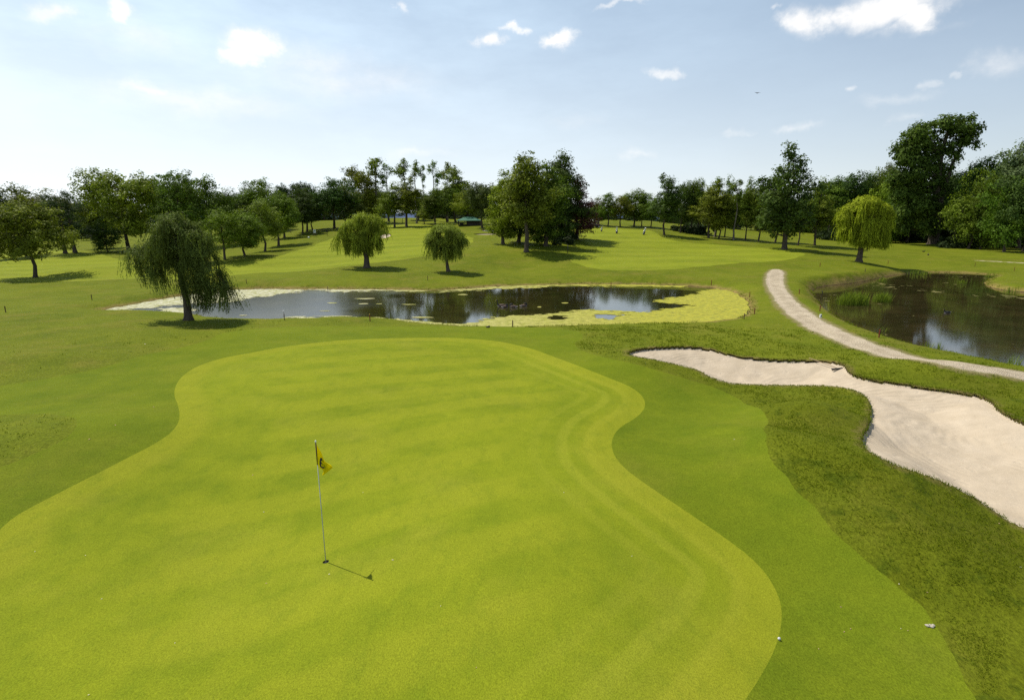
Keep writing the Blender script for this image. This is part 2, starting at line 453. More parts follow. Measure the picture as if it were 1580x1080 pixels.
t = NT('bunker_sand_grains'); c = t.coords()
sm = t.noise(c, 1.3, 5, .6); fn = t.noise(c, 60, 3, .7)
cc = t.mix(t.rng(sm, .3, .7), (.43, .352, .25), (.505, .42, .31))
dk = t.rng(t.noise(t.mapping(c, (.5, 1.6, 1), (0, 0, R(15))), 1.7, 6, .72, .6), .60, .72, 0, .30)
cc = t.mix(dk, cc, (.35, .28, .19))
cc = t.mix(1.0, cc, t_rgb(t, t.rng(fn, .3, .7, .9, 1.08)), 'MULTIPLY')
# rake marks: wavy parallel furrows swept round
dist = t.noise(c, .22, 2, .5)
ringv = t.n('VectorMath'); ringv.operation = 'DISTANCE'; ringv.inputs[1].default_value = (14.5, 14.5, 0)
t.l(t.mapping(c, (1, 1.0, 0)), ringv.inputs[0])
rk = t.math('SINE', t.math('MULTIPLY', t.math('ADD', ringv.outputs['Value'], t.math('MULTIPLY', dist, 3.2)), 24.0))
amp = t.rng(t.noise(c, .5, 3, .6), .42, .58, .1, 1)
lump = t.noise(c, 3.2, 5, .65)
foot = t.rng(t.noise(c, 2.6, 2, .5), .62, .72, 0, 1)
hh = t.math('ADD', t.math('MULTIPLY', t.math('MULTIPLY', rk, amp), .5), t.math('ADD', t.math('MULTIPLY', lump, 2.4), t.math('MULTIPLY', foot, -.9)))
t.principled(cc, .95, .1, t.bump(t.math('ADD', hh, t.math('MULTIPLY', fn, .25)), .42, .03))
M['sand'] = t.mat

t = NT('path_gravel'); c = t.coords()
a = t.noise(c, 1.1, 6, .65); b = t.noise(c, 14, 4, .7); v = t.n('TexVoronoi'); v.inputs['Scale'].default_value = 22; t.l(c, v.inputs['Vector'])
cc = t.mix(t.rng(a, .35, .68), (.30, .24, .16), (.48, .40, .28))
cc = t.mix(t.rng(b, .42, .7, 0, .55), cc, (.56, .49, .37))
cc = t.mix(t.rng(t.noise(c, 4.5, 5, .7), .57, .72, 0, .5), cc, (.20, .14, .09))
wz = t.math('ABSOLUTE', t.math('ADD', t.math('ADD', t.attr('sd_path'), .50), t.math('MULTIPLY', t.noise(c, .8, 4), -.25)))
cc = t.mix(t.rng(wz, .16, .02, 0, .22), cc, (.56, .48, .36))
cc = t.mix(t.rng(t.math('ADD', t.attr('sd_path'), t.math('MULTIPLY', t.noise(c, 3.5, 5, .7), .35)), .02, .12, 0, .75), cc, (.15, .15, .03))
t.principled(cc, .95, .1, t.bump(t.math('ADD', v.outputs['Distance'], t.math('MULTIPLY', a, 2.0)), .8, .04))
M['path'] = t.mat

t = NT('grassy_track'); c = t.coords()
t.principled(t.mix(t.rng(t.noise(c, 1.5, 6, .7), .4, .62), (.36, .31, .20), (.15, .16, .02)), .95, .05, t.bump(t.noise(c, 9, 4), .5, .03)); M['track'] = t.mat
t = NT('bank_soil'); c = t.coords()
cc = t.mix(t.rng(t.noise(c, 6, 5, .7), .35, .65), (.07, .055, .02), (.14, .11, .04))
t.principled(cc, .95, .1, t.bump(t.noise(c, 20, 4), .6, .03)); M['soil'] = t.mat

def water(name, deep, shallow, amt, sdname, ior=1.4, rp=.1):
    t = NT(name); c = t.coords()
    cc = t.mix(t.rng(t.noise(c, .35, 5, .65), .4, .65, 0, amt), deep, shallow)
    s = t.math('ADD', t.attr(sdname), t.math('MULTIPLY', t.noise(c, .6, 5, .7), 2.2))
    cc = t.mix(t.rng(s, .4, 1.3, 0, .6), cc, shallow)
    w1 = t.noise(t.mapping(c, (.8, 2.2, 1)), 2.2, 3, .6); w2 = t.noise(t.mapping(c, (1, 1.8, 1)), 9.0, 3, .6)
    calm = t.rng(t.noise(c, .22, 3, .5), .4, .62, .35, 1.0)
    sx = t.n('SeparateXYZ'); t.l(c, sx.inputs[0])
    breeze = t.math('ADD', t.rng(t.math('ADD', sx.outputs[0], t.math('MULTIPLY', t.noise(c, .3, 3), 5.0)), -5.5, -9.5, .0, 1.3, True), .30)
    rip = t.math('ADD', t.noise(t.mapping(c, (.7, 1.5, 1)), 13.0, 3, .6), t.math('MULTIPLY', t.noise(t.mapping(c, (.7, 1.5, 1)), 5.0, 2, .6), 1.2))
    h = t.math('ADD', t.math('MULTIPLY', t.math('ADD', w1, t.math('MULTIPLY', w2, .35)), calm), t.math('MULTIPLY', rip, .10 * rp))
    rgh = t.math('ADD', t.math('MULTIPLY', t.math('SUBTRACT', breeze, .30), .13 if rp > .5 else 0.0), .055)
    p = t.principled(cc, rgh, .5, t.bump(h, .20, .006), IOR=ior)
    return t.mat
M['water1'] = water('pond_water', (.020, .019, .006), (.075, .062, .016), .35, 'sd_w1', 2.3, 1.0)
M['water2'] = water('pond_water_brown', (.026, .021, .008), (.080, .055, .022), .4, 'sd_w2', 2.0)

t = NT('duckweed'); c = t.coords()
sep = t.n('SeparateXYZ'); t.l(c, sep.inputs[0])
xr = t.rng(sep.outputs[0], -8, 9)
a = t.mix(xr, (.46, .43, .20), (.40, .37, .035))
a = t.mix(t.rng(sep.outputs[0], -14, -9, 1, 0), a, (.56, .54, .42))
b = t.mix(t.rng(t.noise(c, 2.2, 6, .7), .38, .66), a, (.25, .26, .03))
b = t.mix(t.rng(t.noise(t.mapping(c, (.6, 1.8, 1)), 5, 5, .7), .50, .64, 0, .85), b, (.12, .11, .025))
t.principled(b, .8, .15, t.bump(t.noise(c, 16, 4, .7), .7, .03)); M['weed'] = t.mat
# ------------------------------------------------------------------ the land as one fine sheet, cut along the mowing lines
def polar_grid():
    th = np.concatenate([np.arange(-180, -52, 4.0), np.arange(-52, -45, .5), np.arange(-45, 45, .125), np.arange(45, 52, .5), np.arange(52, 180, 4.0)])
    th = np.radians(th)
    rr = [1.0, 1.6, 2.3, 3.0, 3.6]
    while rr[-1] < 260: rr.append(rr[-1] * (1.0052 if rr[-1] > 4 else 1.03))
    while rr[-1] < 7000: rr.append(rr[-1] * 1.06)
    rr = np.array(rr); nt, nr = len(th), len(rr)
    X = np.concatenate([[0], (np.sin(th)[None, :] * rr[:, None]).ravel()]); Y = np.concatenate([[0], (np.cos(th)[None, :] * rr[:, None]).ravel()])
    i = np.arange(nr - 1)[:, None] * nt; j = np.arange(nt)[None, :]; j2 = (j + 1) % nt
    a = 1 + i + j; b = 1 + i + j2; c = 1 + i + nt + j2; d = 1 + i + nt + j
    tr = np.concatenate([np.stack([a, b, c], -1).reshape(-1, 3), np.stack([a, c, d], -1).reshape(-1, 3),
                         np.stack([np.zeros(nt, int), 1 + (np.arange(nt) + 1) % nt, 1 + np.arange(nt)], -1)])
    # faces must look up
    return X, Y, tr[:, ::-1]


def clip(V, T, s):
    """cut the sheet where s crosses 0 -> (inner triangles, outer triangles, vertices, cut edges)"""
    sg = s < 0; k = sg[T].sum(1)
    inn = T[k == 3]; out = T[k == 0]; mx = np.where((k == 1) | (k == 2))[0]
    if len(mx) == 0: return V, inn, out, np.zeros((0, 2), int), s
    T2 = T[mx]; sm = sg[T2]; one = k[mx] == 1
    lone = np.where(one, np.argmax(sm, 1), np.argmin(sm, 1))
    ar = np.arange(len(T2)); A = T2[ar, lone]; B = T2[ar, (lone + 1) % 3]; C = T2[ar, (lone + 2) % 3]
    def key(p, q): return np.minimum(p, q).astype(np.int64) * len(V) + np.maximum(p, q)
    ks = np.concatenate([key(A, B), key(A, C)]); uq, inv = np.unique(ks, return_inverse=True)
    p, q = uq // len(V), uq % len(V)
    t = (s[p] / (s[p] - s[q]))[:, None]
    NV = V[p] * (1 - t) + V[q] * t
    P = len(V) + inv[:len(A)]; Q = len(V) + inv[len(A):]
    l = np.stack([A, P, Q], 1); q1 = np.stack([P, B, C], 1); q2 = np.stack([P, C, Q], 1)
    inn = np.concatenate([inn, l[one], q1[~one], q2[~one]]); out = np.concatenate([out, l[~one], q1[one], q2[one]])
    return np.concatenate([V, NV]), inn, out, np.stack([P, Q], 1), np.concatenate([s, np.zeros(len(NV))])


GX, GY, GT = polar_grid()
# finer facets round the hole in the green
cx = GX[GT].mean(1); cy = GY[GT].mean(1)
nearh = np.hypot(cx - HOLE[0], cy - HOLE[1]) < .22
sub, keep = GT[nearh], GT[~nearh]
for _ in range(3):
    e = np.concatenate([sub[:, [0, 1]], sub[:, [1, 2]], sub[:, [2, 0]]]); e = np.sort(e, 1)
    kk = e[:, 0].astype(np.int64) * 10 ** 8 + e[:, 1]; uq, ix, inv = np.unique(kk, return_index=True, return_inverse=True)
    n0 = len(GX); pe = e[ix]
    GX = np.append(GX, (GX[pe[:, 0]] + GX[pe[:, 1]]) / 2); GY = np.append(GY, (GY[pe[:, 0]] + GY[pe[:, 1]]) / 2)
    m = (n0 + inv).reshape(3, -1); a, b, c = sub[:, 0], sub[:, 1], sub[:, 2]
    sub = np.concatenate([np.stack(q, 1) for q in ((a, m[0], m[2]), (m[0], b, m[1]), (m[2], m[1], c), (m[0], m[1], m[2]))])
GT = np.concatenate([keep, sub])
D = all_sd(GX, GY)
GZ = land(GX, GY, D)
KEYS = ['green', 'apron', 'bunker', 'path', 'fair', 'far', 'w1', 'w2', 'track']
V = np.stack([GX, GY, GZ] + [D[k] for k in KEYS], 1)
CI = {k: 3 + i for i, k in enumerate(KEYS)}


def compact(V, T):
    u, inv = np.unique(T, return_inverse=True)
    return V[u], inv.reshape(T.shape), u


def region(name, V, T, mat, label, attrs, zfun=None):
    v, t_, _ = compact(V, T)
    if zfun is not None: v = v.copy(); v[:, 2] = zfun(v)
    return tag(new_mesh(name, v[:, :3], t_, mat, None, True, {('sd_' + a): v[:, CI[a]] for a in attrs}), label, kind='structure')


T = GT
hole_s = np.hypot(V[:, 0] - HOLE[0], V[:, 1] - HOLE[1]) - .054
V, hin, T, _, _ = clip(V, T, hole_s)
V, tb, T, eb, _ = clip(V, T, V[:, CI['bunker']])
V, tfb, T, efb, _ = clip(V, T, V[:, CI['far']])
V, tp, T, _, _ = clip(V, T, V[:, CI['path']])
V, tt, T, _, _ = clip(V, T, V[:, CI['track']])
V, tg, T, _, _ = clip(V, T, V[:, CI['green']])
V, ta, T, _, _ = clip(V, T, V[:, CI['apron']])
V, tf, T, _, _ = clip(V, T, np.maximum(V[:, CI['fair']], 1.2 - np.minimum(V[:, CI['w1']], V[:, CI['w2']])))

LIP = .075
def sand_z(v, d=LIP, deep=.38, w=2.2, key='bunker'):
    s = -v[:, CI[key]]
    return v[:, 2] - d - deep * sstep(s / w) + fbm(v[:, 0] * .9, v[:, 1] * .9, 77, 3) * .16 * sstep(s / .8)
region('bunker_sand', V, tb, M['sand'], 'pale sand bunker winding between the fringe and the path', [], sand_z)
region('distant_bunker_sand', V, tfb, M['sand'], 'small sand bunkers cut in the rising turf beyond the pond', [], lambda v: sand_z(v, .12, .3, 1.5, 'far'))
region('path', V, tp, M['path'], 'pale gravel path curving past the brown pond', ['path'])
region('track', V, tt, M['track'], 'thin gravel track in front of the tall poplar', [])
region('putting_green', V, tg, M['green'], 'putting green cut very short around the yellow flag', ['green'])
region('fringe', V, ta, M['apron'], 'smooth darker fringe turf around the putting green', ['green'])
region('fairway', V, tf, M['fair'], 'light green mown fairway beyond the pond', ['fair'])
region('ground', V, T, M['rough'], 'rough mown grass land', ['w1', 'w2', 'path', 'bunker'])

# earth lip: the upright cut edge between turf and sand
for nm, e, key, lp in (('bunker_edge', eb, 'bunker', LIP), ('distant_bunker_edge', efb, 'far', .12)):
    u, inv = np.unique(e, return_inverse=True); P = V[u, :3]; inv = inv.reshape(e.shape)
    top = P + [0, 0, .012]; bot = P - [0, 0, lp + .05]
    n = len(P); f = np.stack([inv[:, 0], inv[:, 1], inv[:, 1] + n, inv[:, 0] + n], 1)
    tag(new_mesh(nm, np.concatenate([top, bot]), f, M['soil'], None, True), 'dark earth lip of the bunker' if nm[0] == 'b' else 'earth lip of the small bunkers beyond the pond', kind='structure')

# ------------------------------------------------------------------ water, floating weed
WG = V[:len(GX)]
for nm, key, zw, mat, lab in (('pond_water', 'w1', ZW1, M['water1'], 'long pond lying across the course'), ('brown_pond_water', 'w2', ZW2, M['water2'], 'brown pond beside the gravel path')):
    s = WG[:, CI[key]] - .15
    T0 = GT[(WG[GT][:, :, CI[key]].min(1) < 1.0)]
    v2, inn, _, _, _ = clip(WG, T0, s)
    region(nm, v2, inn, mat, lab, [key], lambda v, z=zw: np.full(len(v), z))


def proj(x, y, z):
    """the photo's own u, v of a point, for reading weed outlines off it"""
    f = y * CS - (z - CAMZ) * SN; return 790 + FPX * x / f, 540 - FPX * (y * SN + (z - CAMZ) * CS) / f


WEED = [[(145, 481), (200, 470), (260, 458), (330, 448), (400, 444), (480, 446), (462, 452), (410, 457), (370, 463), (340, 466), (300, 469), (250, 473), (200, 478), (160, 482)],
        [(248, 477), (292, 474), (300, 480), (286, 485), (244, 483)],
        [(470, 445), (600, 445), (700, 447), (745, 443), (860, 438), (960, 438), (1060, 440), (1060, 444), (960, 441.5), (860, 442), (750, 447), (700, 451), (600, 449.5), (500, 449.5)],
        [(395, 499), (430, 490), (540, 488.5), (600, 490), (650, 496), (700, 499), (730, 497), (755, 490), (790, 486.5), (840, 485), (880, 480), (930, 477), (960, 482), (1000, 480), (1040, 475), (1075, 471), (1020, 468),
         (1008, 463), (1060, 457), (1080, 450), (1100, 446), (1170, 443), (1175, 480), (1130, 504), (900, 512), (700, 512), (600, 502), (480, 502)]]
WGAP = [[(915, 487), (950, 484.5), (972, 485.5), (945, 488), (950, 491), (935, 493), (922, 490)], [(1000, 449), (1045, 450), (1085, 452), (1060, 455), (1010, 456)], [(850, 487), (872, 488), (868, 492), (852, 491)]]
def weed_mask1(x, y, s):
    u, v = proj(x, y, ZW1); v = v * 4
    m = np.maximum.reduce([-sdf(u, v, smooth_poly([(a, b * 4) for a, b in p], 2), 60) for p in WEED])
    g = np.minimum.reduce([sdf(u, v, smooth_poly([(a, b * 4) for a, b in p], 1), 60) for p in WGAP])
    n = fbm(x * .45, y * .9, 41, 5); n2 = fbm(x * 1.6, y * 3.2, 43, 4)
    n3 = fbm(x * 2.2, y * 7.0, 45, 4)
    edge = np.minimum(m, g) / 7.0
    return np.minimum(edge + n * 3.0 + n2 * 3.4, .38 + n3 * 3.2 + np.clip(edge, 0, 3) * .28)


def blobs(x, y, lst):
    m = np.full(len(x), -1.0)
    for u, v, rx, ry in lst:
        bx, by = at_z(u, v, ZW1); sx = rx * by / FPX; sy = ry * by * by / (FPX * 6.0)
        m = np.maximum(m, 1 - np.sqrt(((x - bx) / sx) ** 2 + ((y - by) / sy) ** 2))
    return m

def dense(poly_key, xlim, ylim, nx, ny):
    x = np.linspace(*xlim, nx); y = np.linspace(*ylim, ny); X, Y = np.meshgrid(x, y); X = X.ravel(); Y = Y.ravel()
    i = np.arange(ny - 1)[:, None] * nx; j = np.arange(nx - 1)[None, :]; a = (i + j).ravel()
    return X, Y, np.concatenate([np.stack([a, a + 1, a + nx + 1], 1), np.stack([a, a + nx + 1, a + nx], 1)])

X, Y, TT = dense('w1', (-34, 24), (29, 57), 900, 420)
n1 = fbm(X * 1.7, Y * 1.7, 21, 4); n2 = fbm(X * .8, Y * .8, 31, 3)
s = sdf(X, Y, W1) + n2 * .55 + n1 * .25
m = weed_mask1(X, Y, s)
m = np.maximum(m, blobs(X, Y, [(565, 461, 13, .7), (560, 469, 8, .6), (512, 468, 8, .7), (630, 470, 12, .5), (650, 490, 16, .8), (500, 480, 11, .5), (585, 469, 5, .5),
                               (872, 468, 6, .8), (832, 474, 5, .8), (715, 455, 10, .7), (375, 487, 8, 1)]) + fbm(X * 1.2, Y * 2.2, 51, 3) * 1.5 + .05)
m = np.minimum(m, (-s - .02) * 8)
Vw = np.stack([X, Y, np.full(len(X), ZW1 + .006)], 1)
Vw, inn, _, _, _ = clip(Vw, TT, -m)
u, inv = np.unique(inn, return_inverse=True)
zz = Vw[u].copy(); zz[:, 2] += fbm(zz[:, 0] * 3, zz[:, 1] * 3, 61, 3) * .02 + .008
tag(new_mesh('floating_algae', zz, inv.reshape(inn.shape), M['weed'], None, True), 'yellow floating algae matted over the long pond', kind='stuff')

# thin drifting weed on the brown pond
t = NT('pond_leaves'); c = t.coords()
t.principled(t.mix(t.rng(t.noise(c, 3, 5, .7), .35, .65), (.10, .085, .02), (.20, .18, .06)), .8, .15, t.bump(t.noise(c, 12, 3), .5, .02)); M['pweed'] = t.mat
X, Y, TT = dense('w2', (18, 72), (20, 68), 800, 700)
s = sdf(X, Y, W2) + fbm(X * 1.7, Y * 1.7, 21, 4) * .3
m = fbm(X * .5, Y * .32, 91, 4) * 2.2 + fbm(X * 2.6, Y * 2.0, 93, 4) * 3.6 + fbm(X * .13, Y * .10, 95, 2) * 2.4 - 1.15 + .35 * sstep((X - 24) / 12) * sstep((44 - Y) / 14)
m = np.minimum(m, (-s - .1) * 8)
Vw = np.stack([X, Y, np.full(len(X), ZW2 + .005)], 1)
Vw, inn, _, _, _ = clip(Vw, TT, -m)
u, inv = np.unique(inn, return_inverse=True)
if len(inn): tag(new_mesh('floating_weed', Vw[u], inv.reshape(inn.shape), M['pweed'], None, True), 'thin brown weed drifting on the brown pond', kind='stuff')

# ------------------------------------------------------------------ longer grass in the rough (blades as real faces)
def leaf_mat(name, base, trans=.25, rough=.6, useobj=True, spec=.06, var=.68):
    t = NT(name)
    tint = t.attr('tint')
    if useobj:
        oi = t.n('ObjectInfo'); b = oi.outputs['Color']
    else:
        b = t.n('RGB').outputs[0]; b.default_value = (*base, 1)
    k = t_rgb(t, t.rng(tint, 0, 1, 1 - var, 1 + var))
    c = t.mix(1.0, b, k, 'MULTIPLY')
    hs = t.n('HueSaturation'); t.l(c, hs.inputs['Color']); t.l(t.rng(tint, 0, 1, .512, .494), hs.inputs['Hue'])
    p = t.n('BsdfPrincipled'); t.l(hs.outputs[0], p.inputs['Base Color']); p.inputs['Roughness'].default_value = rough; p.inputs['Specular IOR Level'].default_value = spec
    tr = t.n('BsdfTranslucent'); t.l(t.mix(1.0, hs.outputs[0], (1.12, 1.25, .5), 'MULTIPLY'), tr.inputs['Color'])
    mx = t.n('MixShader'); mx.inputs[0].default_value = trans
    t.l(p.outputs[0], mx.inputs[1]); t.l(tr.outputs[0], mx.inputs[2]); t.l(mx.outputs[0], t.out.inputs[0])
    return t.mat
M['leaf'] = leaf_mat('leaves', None)
M['blade'] = leaf_mat('grass_blades', (.120, .150, .006), useobj=False, trans=.35, spec=.03, var=.28)

rg = np.random.default_rng(5)
N = 150000
th = np.radians(rg.uniform(-46, 46, N)); rr = np.exp(rg.uniform(math.log(4.5), math.log(34), N))
x, y = rr * np.sin(th), rr * np.cos(th)
d = all_sd(x, y)
clumpn = fbm(x * .9, y * .9, 111, 4) * 2.2 + fbm(x * .15, y * .15, 112, 2) * 1.0 + rg.normal(0, .45, N) - np.clip((rr - 20) / 14, 0, 1) * .5
ok = ((x > 0) | (rg.random(N) < .08)) & (d['green'] > .3) & (d['apron'] > .05 + .25 * rg.random(N)) & (d['bunker'] > .02) & (d['path'] > .05) & (d['w1'] > .1) & (d['w2'] > .1) & (clumpn > -.05) & (rr > 0)
x, y, rr = x[ok], y[ok], rr[ok]
near_b = (d['bunker'][ok] < .5)
def blades(x, y, z, h, w, per, rg, spread):
    n = len(x) * per
    bx = np.repeat(x, per) + rg.normal(0, 1, n) * np.repeat(spread, per); by = np.repeat(y, per) + rg.normal(0, 1, n) * np.repeat(spread, per); bz = np.repeat(z, per)
    hh = np.repeat(h, per) * rg.uniform(.5, 1.25, n); ww = np.repeat(w, per); a = rg.uniform(0, 2 * np.pi, n); ln = rg.uniform(.2, 1.1, n)
    dx, dy = np.cos(a), np.sin(a); lean = hh * ln
    p0 = np.stack([bx - dy * ww, by + dx * ww, bz], 1); p1 = np.stack([bx + dy * ww, by - dx * ww, bz], 1)
    p2 = np.stack([bx + dx * lean, by + dy * lean, bz + hh], 1)
    v = np.stack([p0, p1, p2], 1).reshape(-1, 3)
    return v, np.arange(n * 3).reshape(-1, 3), np.repeat(np.repeat(rg.random(len(x)) * .6, per) + rg.random(n) * .4, 3)
zb = land(x, y)
v, f, ti = blades(x, y, zb - .005, .016 + .0016 * rr, .0022 + .00045 * rr, 5, rg, .015 + .0022 * rr)
tag(new_mesh('rough_grass', v, f, M['blade'], None, False, {'tint': ti}), 'tufted longer grass around the bunker and the mown fringe', kind='stuff')

# tufts hanging over the bunker lip and along the banks
def edge_pts(poly, step, rg):
    q = np.roll(poly, -1, 0); L = np.hypot(*(q - poly).T); out = []
    for a, b, l in zip(poly, q, L):
        k = max(1, int(l / step)); tt = rg.random(k)[:, None]; out.append(a + (b - a) * tt)
    return np.concatenate(out)
pts = []
E_ = V[np.unique(eb), :2]
rep = 3
e = np.repeat(E_, rep, 0) + rg.normal(0, .05, (len(E_) * rep, 2))
de = all_sd(e[:, 0], e[:, 1]); e = e[(de['bunker'] > -.02) & (fbm(e[:, 0] * 1.3, e[:, 1] * 1.3, 7, 3) > -.12)]
ze = land(e[:, 0], e[:, 1]); re_ = np.hypot(e[:, 0], e[:, 1])
v, f, ti = blades(e[:, 0], e[:, 1], ze - .01, np.full(len(e), .038), .003 + .0003 * re_, 4, rg, np.full(len(e), .04))
tag(new_mesh('lip_grass', v, f, M['blade'], None, False, {'tint': ti * .8}), 'uncut grass overhanging the bunker lip', kind='stuff')
for nm, W_, zw, lab, st in (('bank_grass', W1, ZW1, 'unmown grass on the bank of the long pond', .16), ('pond_bank_grass', W2, ZW2, 'unmown grass on the bank of the brown pond', .12)):
    e = edge_pts(W_, st, rg); e = np.repeat(e, 3, 0); e = e + rg.normal(0, .35, e.shape)
    e = e[(np.abs(e[:, 0]) < e[:, 1] * 1.0)]
    de = all_sd(e[:, 0], e[:, 1]); k = 'w1' if W_ is W1 else 'w2'; e = e[(de[k] > .0) & (de[k] < .7) & (de['path'] > .1) & (fbm(e[:, 0] * .5, e[:, 1] * .5, 17, 3) > -.08)]
    ze = land(e[:, 0], e[:, 1])
    v, f, ti = blades(e[:, 0], e[:, 1], ze - .01, np.full(len(e), .13), np.full(len(e), .012), 5, rg, np.full(len(e), .07))
    tag(new_mesh(nm, v, f, M['blade'], None, False, {'tint': ti}), lab, kind='stuff')
# ------------------------------------------------------------------ trees
t = NT('bark'); c = t.coords()
cc = t.mix(t.rng(t.noise(t.mapping(c, (1, 1, .25)), 9, 5, .7), .35, .65), (.045, .034, .024), (.12, .095, .07))
t.principled(cc, .9, .1, t.bump(t.noise(t.mapping(c, (1, 1, .2)), 22, 4), .8, .03)); M['bark'] = t.mat
t = NT('pale_bark'); c = t.coords()
cc = t.mix(t.rng(t.noise(t.mapping(c, (1, 1, .4)), 5, 5, .7), .35, .65), (.10, .08, .06), (.22, .19, .15))
t.principled(cc, .9, .1, t.bump(t.noise(t.mapping(c, (1, 1, .2)), 22, 4), .8, .03)); M['palebark'] = t.mat


def leaves_mesh(C, N_, size, rg, aspect=.55, droop=0.0):
    """rhombic leaf sprays at C facing N_"""
    n = len(C)
    N_ = N_ + rg.normal(0, .42, (n, 3)); N_ /= np.linalg.norm(N_, axis=1)[:, None]
    a = rg.normal(0, 1, (n, 3)); a[:, 2] -= droop; a -= N_ * (a * N_).sum(1)[:, None]; a /= np.linalg.norm(a, axis=1)[:, None]
    b = np.cross(N_, a)
    s = (size * rg.uniform(.55, 1.35, n))[:, None]
    w = s * aspect * rg.uniform(.7, 1.3, n)[:, None]
    v = np.stack([C - a * s * .5, C - b * w * .5 + a * s * rg.uniform(-.1, .2, n)[:, None], C + a * s * .5, C + b * w * .5 + a * s * rg.uniform(-.1, .2, n)[:, None]], 1).reshape(-1, 3)
    return v, np.arange(n * 4).reshape(-1, 4)


def crown_points(lobes, nclump, per, cr, rg, shell=.62, flat=.75):
    L = np.array(lobes, float); vol = (L[:, 3] * L[:, 4] * L[:, 5]) ** .72; vol /= vol.sum()
    k = rg.choice(len(L), nclump, p=vol)
    d = rg.normal(0, 1, (nclump, 3)); d /= np.linalg.norm(d, axis=1)[:, None]
    r = shell + (1 - shell) * rg.random(nclump) ** .8; r = np.where(rg.random(nclump) < .22, rg.random(nclump) * shell, r)
    C = L[k, :3] + d * L[k, 3:6] * r[:, None]
    sc = rg.uniform(.6, 1.35, nclump)
    tint = rg.random(nclump)
    # leaves of each clump lie in a shallow dome
    n = nclump * per
    q = rg.normal(0, 1, (n, 3)); q /= np.linalg.norm(q, axis=1)[:, None]; q *= (rg.random(n) ** .5)[:, None]
    q[:, 2] *= flat
    P = np.repeat(C, per, 0) + q * np.repeat(sc, per)[:, None] * cr
    NN = np.repeat(d, per, 0) * .7 + q * .7 + [0, 0, .35]
    return P, NN, np.clip(np.repeat(tint, per) * .62 + rg.random(n) * .38, 0, 1), C


def limbs(mb, base_r, trunk, C, rg, nl, start=.3, r0=.30, bend=.25):
    """limbs from the trunk line to some clump centres"""
    T_ = np.array(trunk)
    def on(tt):
        k = tt * (len(T_) - 1); i = min(int(k), len(T_) - 2); return T_[i] + (T_[i + 1] - T_[i]) * (k - i)
    idx = rg.choice(len(C), min(nl, len(C)), replace=False)
    zt = T_[-1][2]
    for i in idx:
        c = C[i]; tt = np.clip((c[2] - rg.uniform(.2, .45) * np.hypot(*(c[:2] - T_[0][:2])) * 1.3) / zt, start, .95)
        a = on(tt); m = (a + c) / 2 + rg.normal(0, 1, 3) * bend * .4; m[2] -= np.linalg.norm(c - a) * .06
        q = (m + c) / 2 + rg.normal(0, 1, 3) * bend * .3
        r = base_r * r0 * (1 - tt * .55) * rg.uniform(.7, 1.2)
        mb.tube([a, (a + m) / 2 + [0, 0, -.03], m, q, c], [r, r * .82, r * .62, r * .4, r * .16], 5, cap=False)


def proto_tree(kind, seed, lobes, nclump=260, per=26, cr=.55, leaf=.26, trunk=None, tr=.20, nl=26, bark='bark', shell=.62, start=.3, aspect=.55, name='tree', top=None, extra_trunks=(), flat=.75):
    rg = np.random.default_rng(seed)
    P, NN, ti, C = crown_points(lobes, nclump, per, cr, rg, shell, flat)
    v, f = leaves_mesh(P, NN, leaf, rg, aspect, .3)
    root = empty(name, (0, -500, 0))
    new_mesh('crown', v, f, M['leaf'], root, False, {'tint': np.repeat(ti, 4)})
    if trunk is None:
        top = top or max(l[2] for l in lobes) * .92
        w = rg.normal(0, .10, (6, 2)); w[0] = 0
        trunk = [(w[i, 0], w[i, 1], top * i / 5) for i in range(6)]
    mb = MB()
    def tk(trunk, tr):
        n = len(trunk); z0 = trunk[0]
        pts = [(z0[0], z0[1], -.25), (z0[0], z0[1], .02), (z0[0] * .8 + trunk[1][0] * .2, z0[1] * .8 + trunk[1][1] * .2, .35)] + list(trunk[1:])
        rr_ = [tr * 1.55, tr * 1.35, tr * 1.02] + [tr * (1 - .82 * i / (n - 1)) for i in range(1, n)]
        mb.tube(pts, rr_, 9, cap=False)
    tk(trunk, tr)
    for q, r_ in extra_trunks: tk(q, r_)
    if nl: limbs(mb, tr, trunk, C, rg, nl, start)
    mb.build('trunk', M[bark], root, True)
    PROTO[kind] = root
    bb = np.percentile(v, [0.3, 99.7], axis=0)
    DIM[kind] = (bb[0], bb[1])
    USED[kind] = False
    return root


PROTO, DIM, USED = {}, {}, {}
def sub(cx, cy, cz, rx, ry, rz, n, rg, f=.5, k=.62):
    out = [(cx, cy, cz, rx * .72, ry * .72, rz * .72)]
    for i in range(n):
        d = rg.normal(0, 1, 3); d /= np.linalg.norm(d)
        s = f * rg.uniform(.7, 1.15)
        out.append((cx + d[0] * rx * k, cy + d[1] * ry * k, cz + d[2] * rz * k, rx * s, ry * s, rz * s))
    return out

